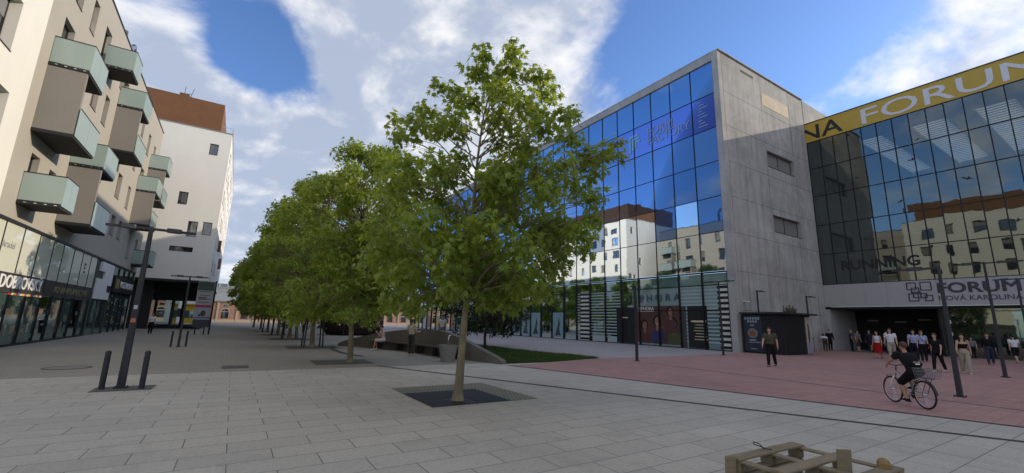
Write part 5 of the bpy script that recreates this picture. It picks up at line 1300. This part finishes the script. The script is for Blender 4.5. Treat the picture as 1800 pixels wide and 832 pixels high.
person('man in olive shirt and black trousers walking past the black kiosk', 20.8, 10.55, face_cam(20.8, 10.5) + 12, 1.74, OLV, BLK, 'dark', stride=.30, arms=(-.25, .3), bulk=1.12)
person('woman in white top and long red skirt with a yellow bag', 35.3, 11.2, face_cam(35.3, 11.2) + 15, 1.70, WHT, RED, 'dark', True, 'skirt', 'none', stride=.24, female=True, extra=tote(cloth('ochre_bag', (.30, .20, .05))), shoes=(.1, .07, .05))
person('tall man in white shirt and beige shorts', 33.6, 10.0, face_cam(33.6, 10), 1.88, WHT, BEI, 'dark', False, 'shorts', stride=.27, arms=(.2, -.2), shoes=WS)
person('person in pale blue shirt and blue cap behind the cyclist', 35.2, 9.35, face_cam(35.2, 9.2), 1.82, LBL, NVY, 'dark', stride=-.24, arms=(-.2, .25), shoes=(.1, .1, .1))
person('red-haired woman in pale blue blouse with a dark shoulder strap', 34.3, 8.75, face_cam(34.3, 8.8) - 5, 1.78, LBL, BLK, 'auburn', True, stride=.12, female=True, extra=strap(BLK), arms=(-.1, .15))
person('woman in black shirt and trousers with white shoes', 26.6, 6.35, face_cam(26.6, 6.2) + 25, 1.66, BLK, BLK, 'brown', stride=.30, female=True, shoes=WS, arms=(.2, -.3))
person('woman in black crop top and loose beige trousers', 26.9, 5.55, face_cam(26.9, 5.6) - 5, 1.67, BLK, BEI, 'dark', bottoms='wide', sleeve='none', stride=-.26, female=True, crop=True, shoes=WS, arms=(-.2, .3))
person('person in dark jacket and jeans walking from the doors', 36.3, 6.45, face_cam(36.3, 6.4), 1.74, BLK, JNS, 'brown', sleeve='long', stride=.28, arms=(.25, -.25))
person('person in white shirt and dark shorts at the right edge', 40.6, 6.12, 60, 1.68, WHT, BLK, 'dark', bottoms='shorts', shoes=(.3, .3, .3), stride=.3, arms=(-.3, .3))
person('small figure in pale shirt near the entrance glass', 42.4, 8.3, face_cam(42.4, 8.3), 1.45, GRY, BLK, 'dark', shoes=(.2, .2, .2))
person('person in grey shirt and shorts standing in the dark entrance', 43.6, 15.1, 200, 1.70, GRY, DGR, 'brown', bottoms='shorts')
person('person with pale cap and dark clothes standing in the dark entrance', 43.9, 15.65, 150, 1.74, DGR, BLK, 'blond')
person('dark clothed person at the entrance beside the one in shorts', 43.3, 14.2, 250, 1.76, NVY, NVY, 'dark', sleeve='long')
person('dark clothed person leaving between the doors and red skirt', 42.6, 12.9, 240, 1.72, BLK, NVY, 'dark', sleeve='long', stride=.1)
# leaning over by the wall lamp
person('person in white shirt bending forward by the concrete wall', 41.0, 16.45, 60, 1.70, WHT, DGR, 'dark', lean=1.15, arms=(1.1, 1.2))
person('dark clothed person standing behind the bending one', 42.3, 16.6, 240, 1.72, BLK, BLK, 'dark', sleeve='long')
# left side
person('woman in white top and dark trousers with a brown bag by the shops', -5.4, 45.0, 165, 1.62, WHT, BLK, 'dark', stride=.12, female=True, extra=tote(cloth('brown_bag', (.16, .07, .04))))
person('distant walker in pale clothes before the brick hall', 3.7, 115, 180, 1.72, WHT, GRY, 'dark', vox=.02)
person('distant walker in dark clothes before the brick hall', 5.1, 116, 170, 1.75, NVY, BLK, 'dark', vox=.02)
# round the bench wall
person('man in cream shirt and dark trousers standing before the bench wall', 7.35, 20.35, 55, 1.66, CRM, DGR, 'brown', shoes=WS, elbows=(1.6, 1.5), arms=(.1, .1))
person('person in white shirt standing on the far side of the wall hump', 10.6, 24.2, 230, 1.70, WHT, GRY, 'dark', z=.28)
sitx, sity = 7.05, 23.9
person('woman in pale pink top and light skirt sitting on the bench', sitx, sity, -75, 1.66, PNK, cloth('light_print', (.50, .46, .44)), 'dark', False, 'shorts', 'none', female=True, lean=.22,
       joints=dict(pel=(0, 0, .58), leg0=((-.10, .42, .56), (-.09, .50, .10)), leg1=((.10, .40, .56), (.08, .34, .10)), arm0=((-.20, .22, .82), (-.05, .36, .98)), arm1=((.20, .20, .80), (.06, .38, .66))), elbows=(1, 1), skin=M_SKIN2, shoes=WS)
person('seated figure in white beyond the staked trees', 6.3, 49.5, 200, 1.5, WHT, BLK, 'dark', vox=.016)

# ================================================================== bicycle and rider
def wheel(parent, y, z, r, name='wheel'):
    t = MB(); n = 40
    def tor(b, R_, r_, m=8):
        k = len(b.v)
        for i in range(n):
            a = 2 * pi * i / n
            for j in range(m):
                c = 2 * pi * j / m; b.v.append((r_ * sin(c), y + (R_ + r_ * cos(c)) * cos(a), z + (R_ + r_ * cos(c)) * sin(a)))
        for i in range(n):
            for j in range(m): b.f.append((k + i * m + j, k + i * m + (j + 1) % m, k + ((i + 1) % n) * m + (j + 1) % m, k + ((i + 1) % n) * m + j))
    tor(t, r - .02, .021); w = t.build('wheel', plain('tyre_rubber', (.018, .014, .014), .8), parent, smooth=True)
    q = MB(); tor(q, r - .045, .009, 6); q.build('rim', M_STEEL, w, smooth=True)
    s = MB()
    for i in range(24):
        a = 2 * pi * i / 24; s.tube([(.025 * (-1) ** i, y + .02 * cos(a), z + .02 * sin(a)), (0, y + (r - .05) * cos(a), z + (r - .05) * sin(a))], .0016, 4)
    s.tube([(-.05, y, z), (.05, y, z)], .02, 8); s.build('spokes', M_STEEL, w); return w
def bicycle(name, label, loc, heading, colour, basket=True, group=None):
    t = thing('bicycle', label, 'bicycle', loc, -radians(heading), group)
    R_ = .35; ry, fy = -.52, .54
    wheel(t, ry, R_, R_); wheel(t, fy, R_, R_)
    bbk, seat, head, hb = Vector((0, -.08, .29)), Vector((0, -.26, .68)), Vector((0, .34, .86)), Vector((0, .385, .70))
    f = MB()
    for a, c, r in ((bbk, seat, .017), (seat - Vector((0, -.01, .05)), head, .017), (bbk, hb, .019), (head, hb, .021)): f.tube([a, c], r, 10)
    for sx in (-.055, .055):
        f.tube([bbk + Vector((sx * .5, 0, 0)), (sx, ry, R_)], .011, 8); f.tube([seat + Vector((sx * .3, 0, -.05)), (sx, ry, R_)], .009, 8)
    f.build('frame', colour, t, smooth=True)
    k = MB()
    for sx in (-.06, .06): k.tube([hb + Vector((sx * .6, 0, 0)), hb + Vector((sx, .05, -.1)), (sx, fy, R_)], [.018, .018, .012], 8)
    k.tube([hb + Vector((-.05, .01, 0)), hb + Vector((.05, .01, 0))], .02, 8); k.build('fork', M_OFFWHITE, t, smooth=True)
    h = MB(); st = head + Vector((0, -.03, .14)); h.tube([head, st], .014, 8)
    h.tube([(-.31, .20, 1.02), (-.2, .27, 1.03), (-.05, .33, 1.0), (.05, .33, 1.0), (.2, .27, 1.03), (.31, .20, 1.02)], .012, 8); hb_ = h.build('handlebar', M_DARK, t, smooth=True)
    for sx in (-1, 1): g = MB(); g.tube([(sx * .31, .20, 1.02), (sx * .22, .26, 1.03)], .017, 8); g.tube([(sx * .22, .29, 1.01), (sx * .28, .27, .99)], .006, 6); g.build('grip', M_BLACK, hb_)
    s = MB(); s.tube([seat, seat + Vector((0, -.03, .10))], .013, 8); sp_ = s.build('seat_post', M_STEEL, t)
    s = MB(); s.ellipsoid((0, -.33, .80), (.085, .10, .035), 14, 8); s.ellipsoid((0, -.21, .805), (.035, .13, .028), 12, 8); s.build('saddle', M_BLACK, sp_, smooth=True)
    c = MB(); c.lathe([(.0, -.008), (.09, -.008), (.095, 0), (.09, .008), (0, .008)], n=24); c.v = [(.05 + q[2], bbk.y + q[0], bbk.z + q[1]) for q in c.v]
    c.tube([(.06, bbk.y, bbk.z), (.065, bbk.y + .03, bbk.z + .165)], .010, 6); c.tube([(-.06, bbk.y, bbk.z), (-.065, bbk.y - .03, bbk.z - .165)], .010, 6)
    c.box(.065, bbk.y - .02, bbk.z + .15, .15, bbk.y + .08, bbk.z + .175); c.box(-.15, bbk.y - .08, bbk.z - .178, -.065, bbk.y + .02, bbk.z - .155)
    c.tube([(.05, bbk.y, bbk.z + .09), (.05, ry, R_ + .04)], .006, 6); c.tube([(.05, bbk.y, bbk.z - .09), (.05, ry, R_ - .04)], .006, 6); c.build('crank_set', M_DARK, t)
    for y, a0, a1 in ((ry, 20, 175), (fy, 60, 170)):
        m = MB()
        n = 14; pts = [(y + (R_ + .03) * cos(radians(a0 + (a1 - a0) * i / n)), R_ + (R_ + .03) * sin(radians(a0 + (a1 - a0) * i / n))) for i in range(n + 1)]
        for (p, q) in zip(pts[:-1], pts[1:]): m.quad((-.028, *p), (.028, *p), (.028, *q), (-.028, *q))
        m.build('mudguard', M_DARK, t)
    if basket:
        r_ = MB()
        for sx in (-.06, .06): r_.tube([(sx, -.28, .76), (sx, -.80, .76)], .008, 6); r_.tube([(sx, -.72, .76), (sx * 1.1, ry, R_)], .007, 6)
        for k_ in range(4): r_.tube([(-.06, -.38 - .13 * k_, .76), (.06, -.38 - .13 * k_, .76)], .006, 6)
        rk = r_.build('rack', M_DARK, t)
        w = MB(); x0, y0, y1, z0, z1 = .15, -.88, -.50, .775, 1.00
        for z_, gx in ((z0, 0), (z0 + .075, .01), (z0 + .15, .02), (z1, .03)):
            p = [(-x0 - gx, y0 - gx, z_), (x0 + gx, y0 - gx, z_), (x0 + gx, y1 + gx, z_), (-x0 - gx, y1 + gx, z_)]
            for a, c_ in zip(p, p[1:] + p[:1]): w.tube([a, c_], .0055 if z_ == z1 else .0032, 5)
        for i in range(9):
            u = -x0 + 2 * x0 * i / 8; v_ = y0 + (y1 - y0) * i / 8
            for a, c_ in (((u, y0, z0), (u * 1.15, y0 - .03, z1)), ((u, y1, z0), (u * 1.15, y1 + .03, z1)), ((-x0, v_, z0), (-x0 - .03, v_, z1)), ((x0, v_, z0), (x0 + .03, v_, z1)), ((u, y0, z0), (u, y1, z0))): w.tube([a, c_], .0032, 5)
        w.build('basket', plain('basket_wire', (.22, .22, .23), .4, .5), rk)
    return t
BH = math.degrees(math.atan2(13.80 - 13.19, 4.19 - 3.43))
bx_, by_ = 13.50, 3.82
BK = bicycle('bike', 'silver bicycle with a wire basket over its rear wheel, ridden across the paving edge', (bx_, by_, .013), BH, plain('silver_frame_paint', (.36, .37, .38), .35, .5, var=.05))
def rider_extra(t, S, j):
    b = MB(); c = (j['pel'] + j['up'] * .16 - j['fw'] * .135) * S
    b.ellipsoid(tuple(c), (.17, .055, .085), 14, 10); g = b.build('waist_bag', BLK, t, smooth=True)
    p = MB(); q = c - j['fw'] * .058
    for k, w in enumerate((.075, .055)): 
        m_ = q + j['up'] * (.02 - .045 * k); p.quad(m_ + Vector((-w, 0, -.014)), m_ + Vector((w, 0, -.014)), m_ + Vector((w, 0, .014)), m_ + Vector((-w, 0, .014)))
    p.build('bag_print', M_OFFWHITE, g, fix=False)
RD = person('cyclist in black shirt and shorts with a dark waist bag, seen from behind', bx_, by_, BH, 1.72, BLK, cloth('black_shorts', (.010, .010, .011)), 'brown', False, 'shorts', 'short', lean=.50, bulk=1.15, z=.02, skin=M_SKIN2, shoes=(.02, .02, .025), head_turn=.25,
       joints=dict(pel=(0, -.34, .90), leg0=((-.13, .05, .585), (-.115, -.07, .205)), leg1=((.13, .10, .74), (.115, -.01, .50)), arm0=((-.31, .06, 1.16), (-.31, .17, 1.06)), arm1=((.31, .06, 1.16), (.31, .17, 1.06))), group=None, extra=rider_extra, vox=.010)
BK.scale = (.88, .88, .88); RD.scale = (.88, .88, .88)
bicycle('bike', 'dark parked bicycle leaning by the wall near the bending person', (38.9, 16.7, 0), 88, plain('dark_frame_paint', (.02, .02, .022), .5, .3), False)
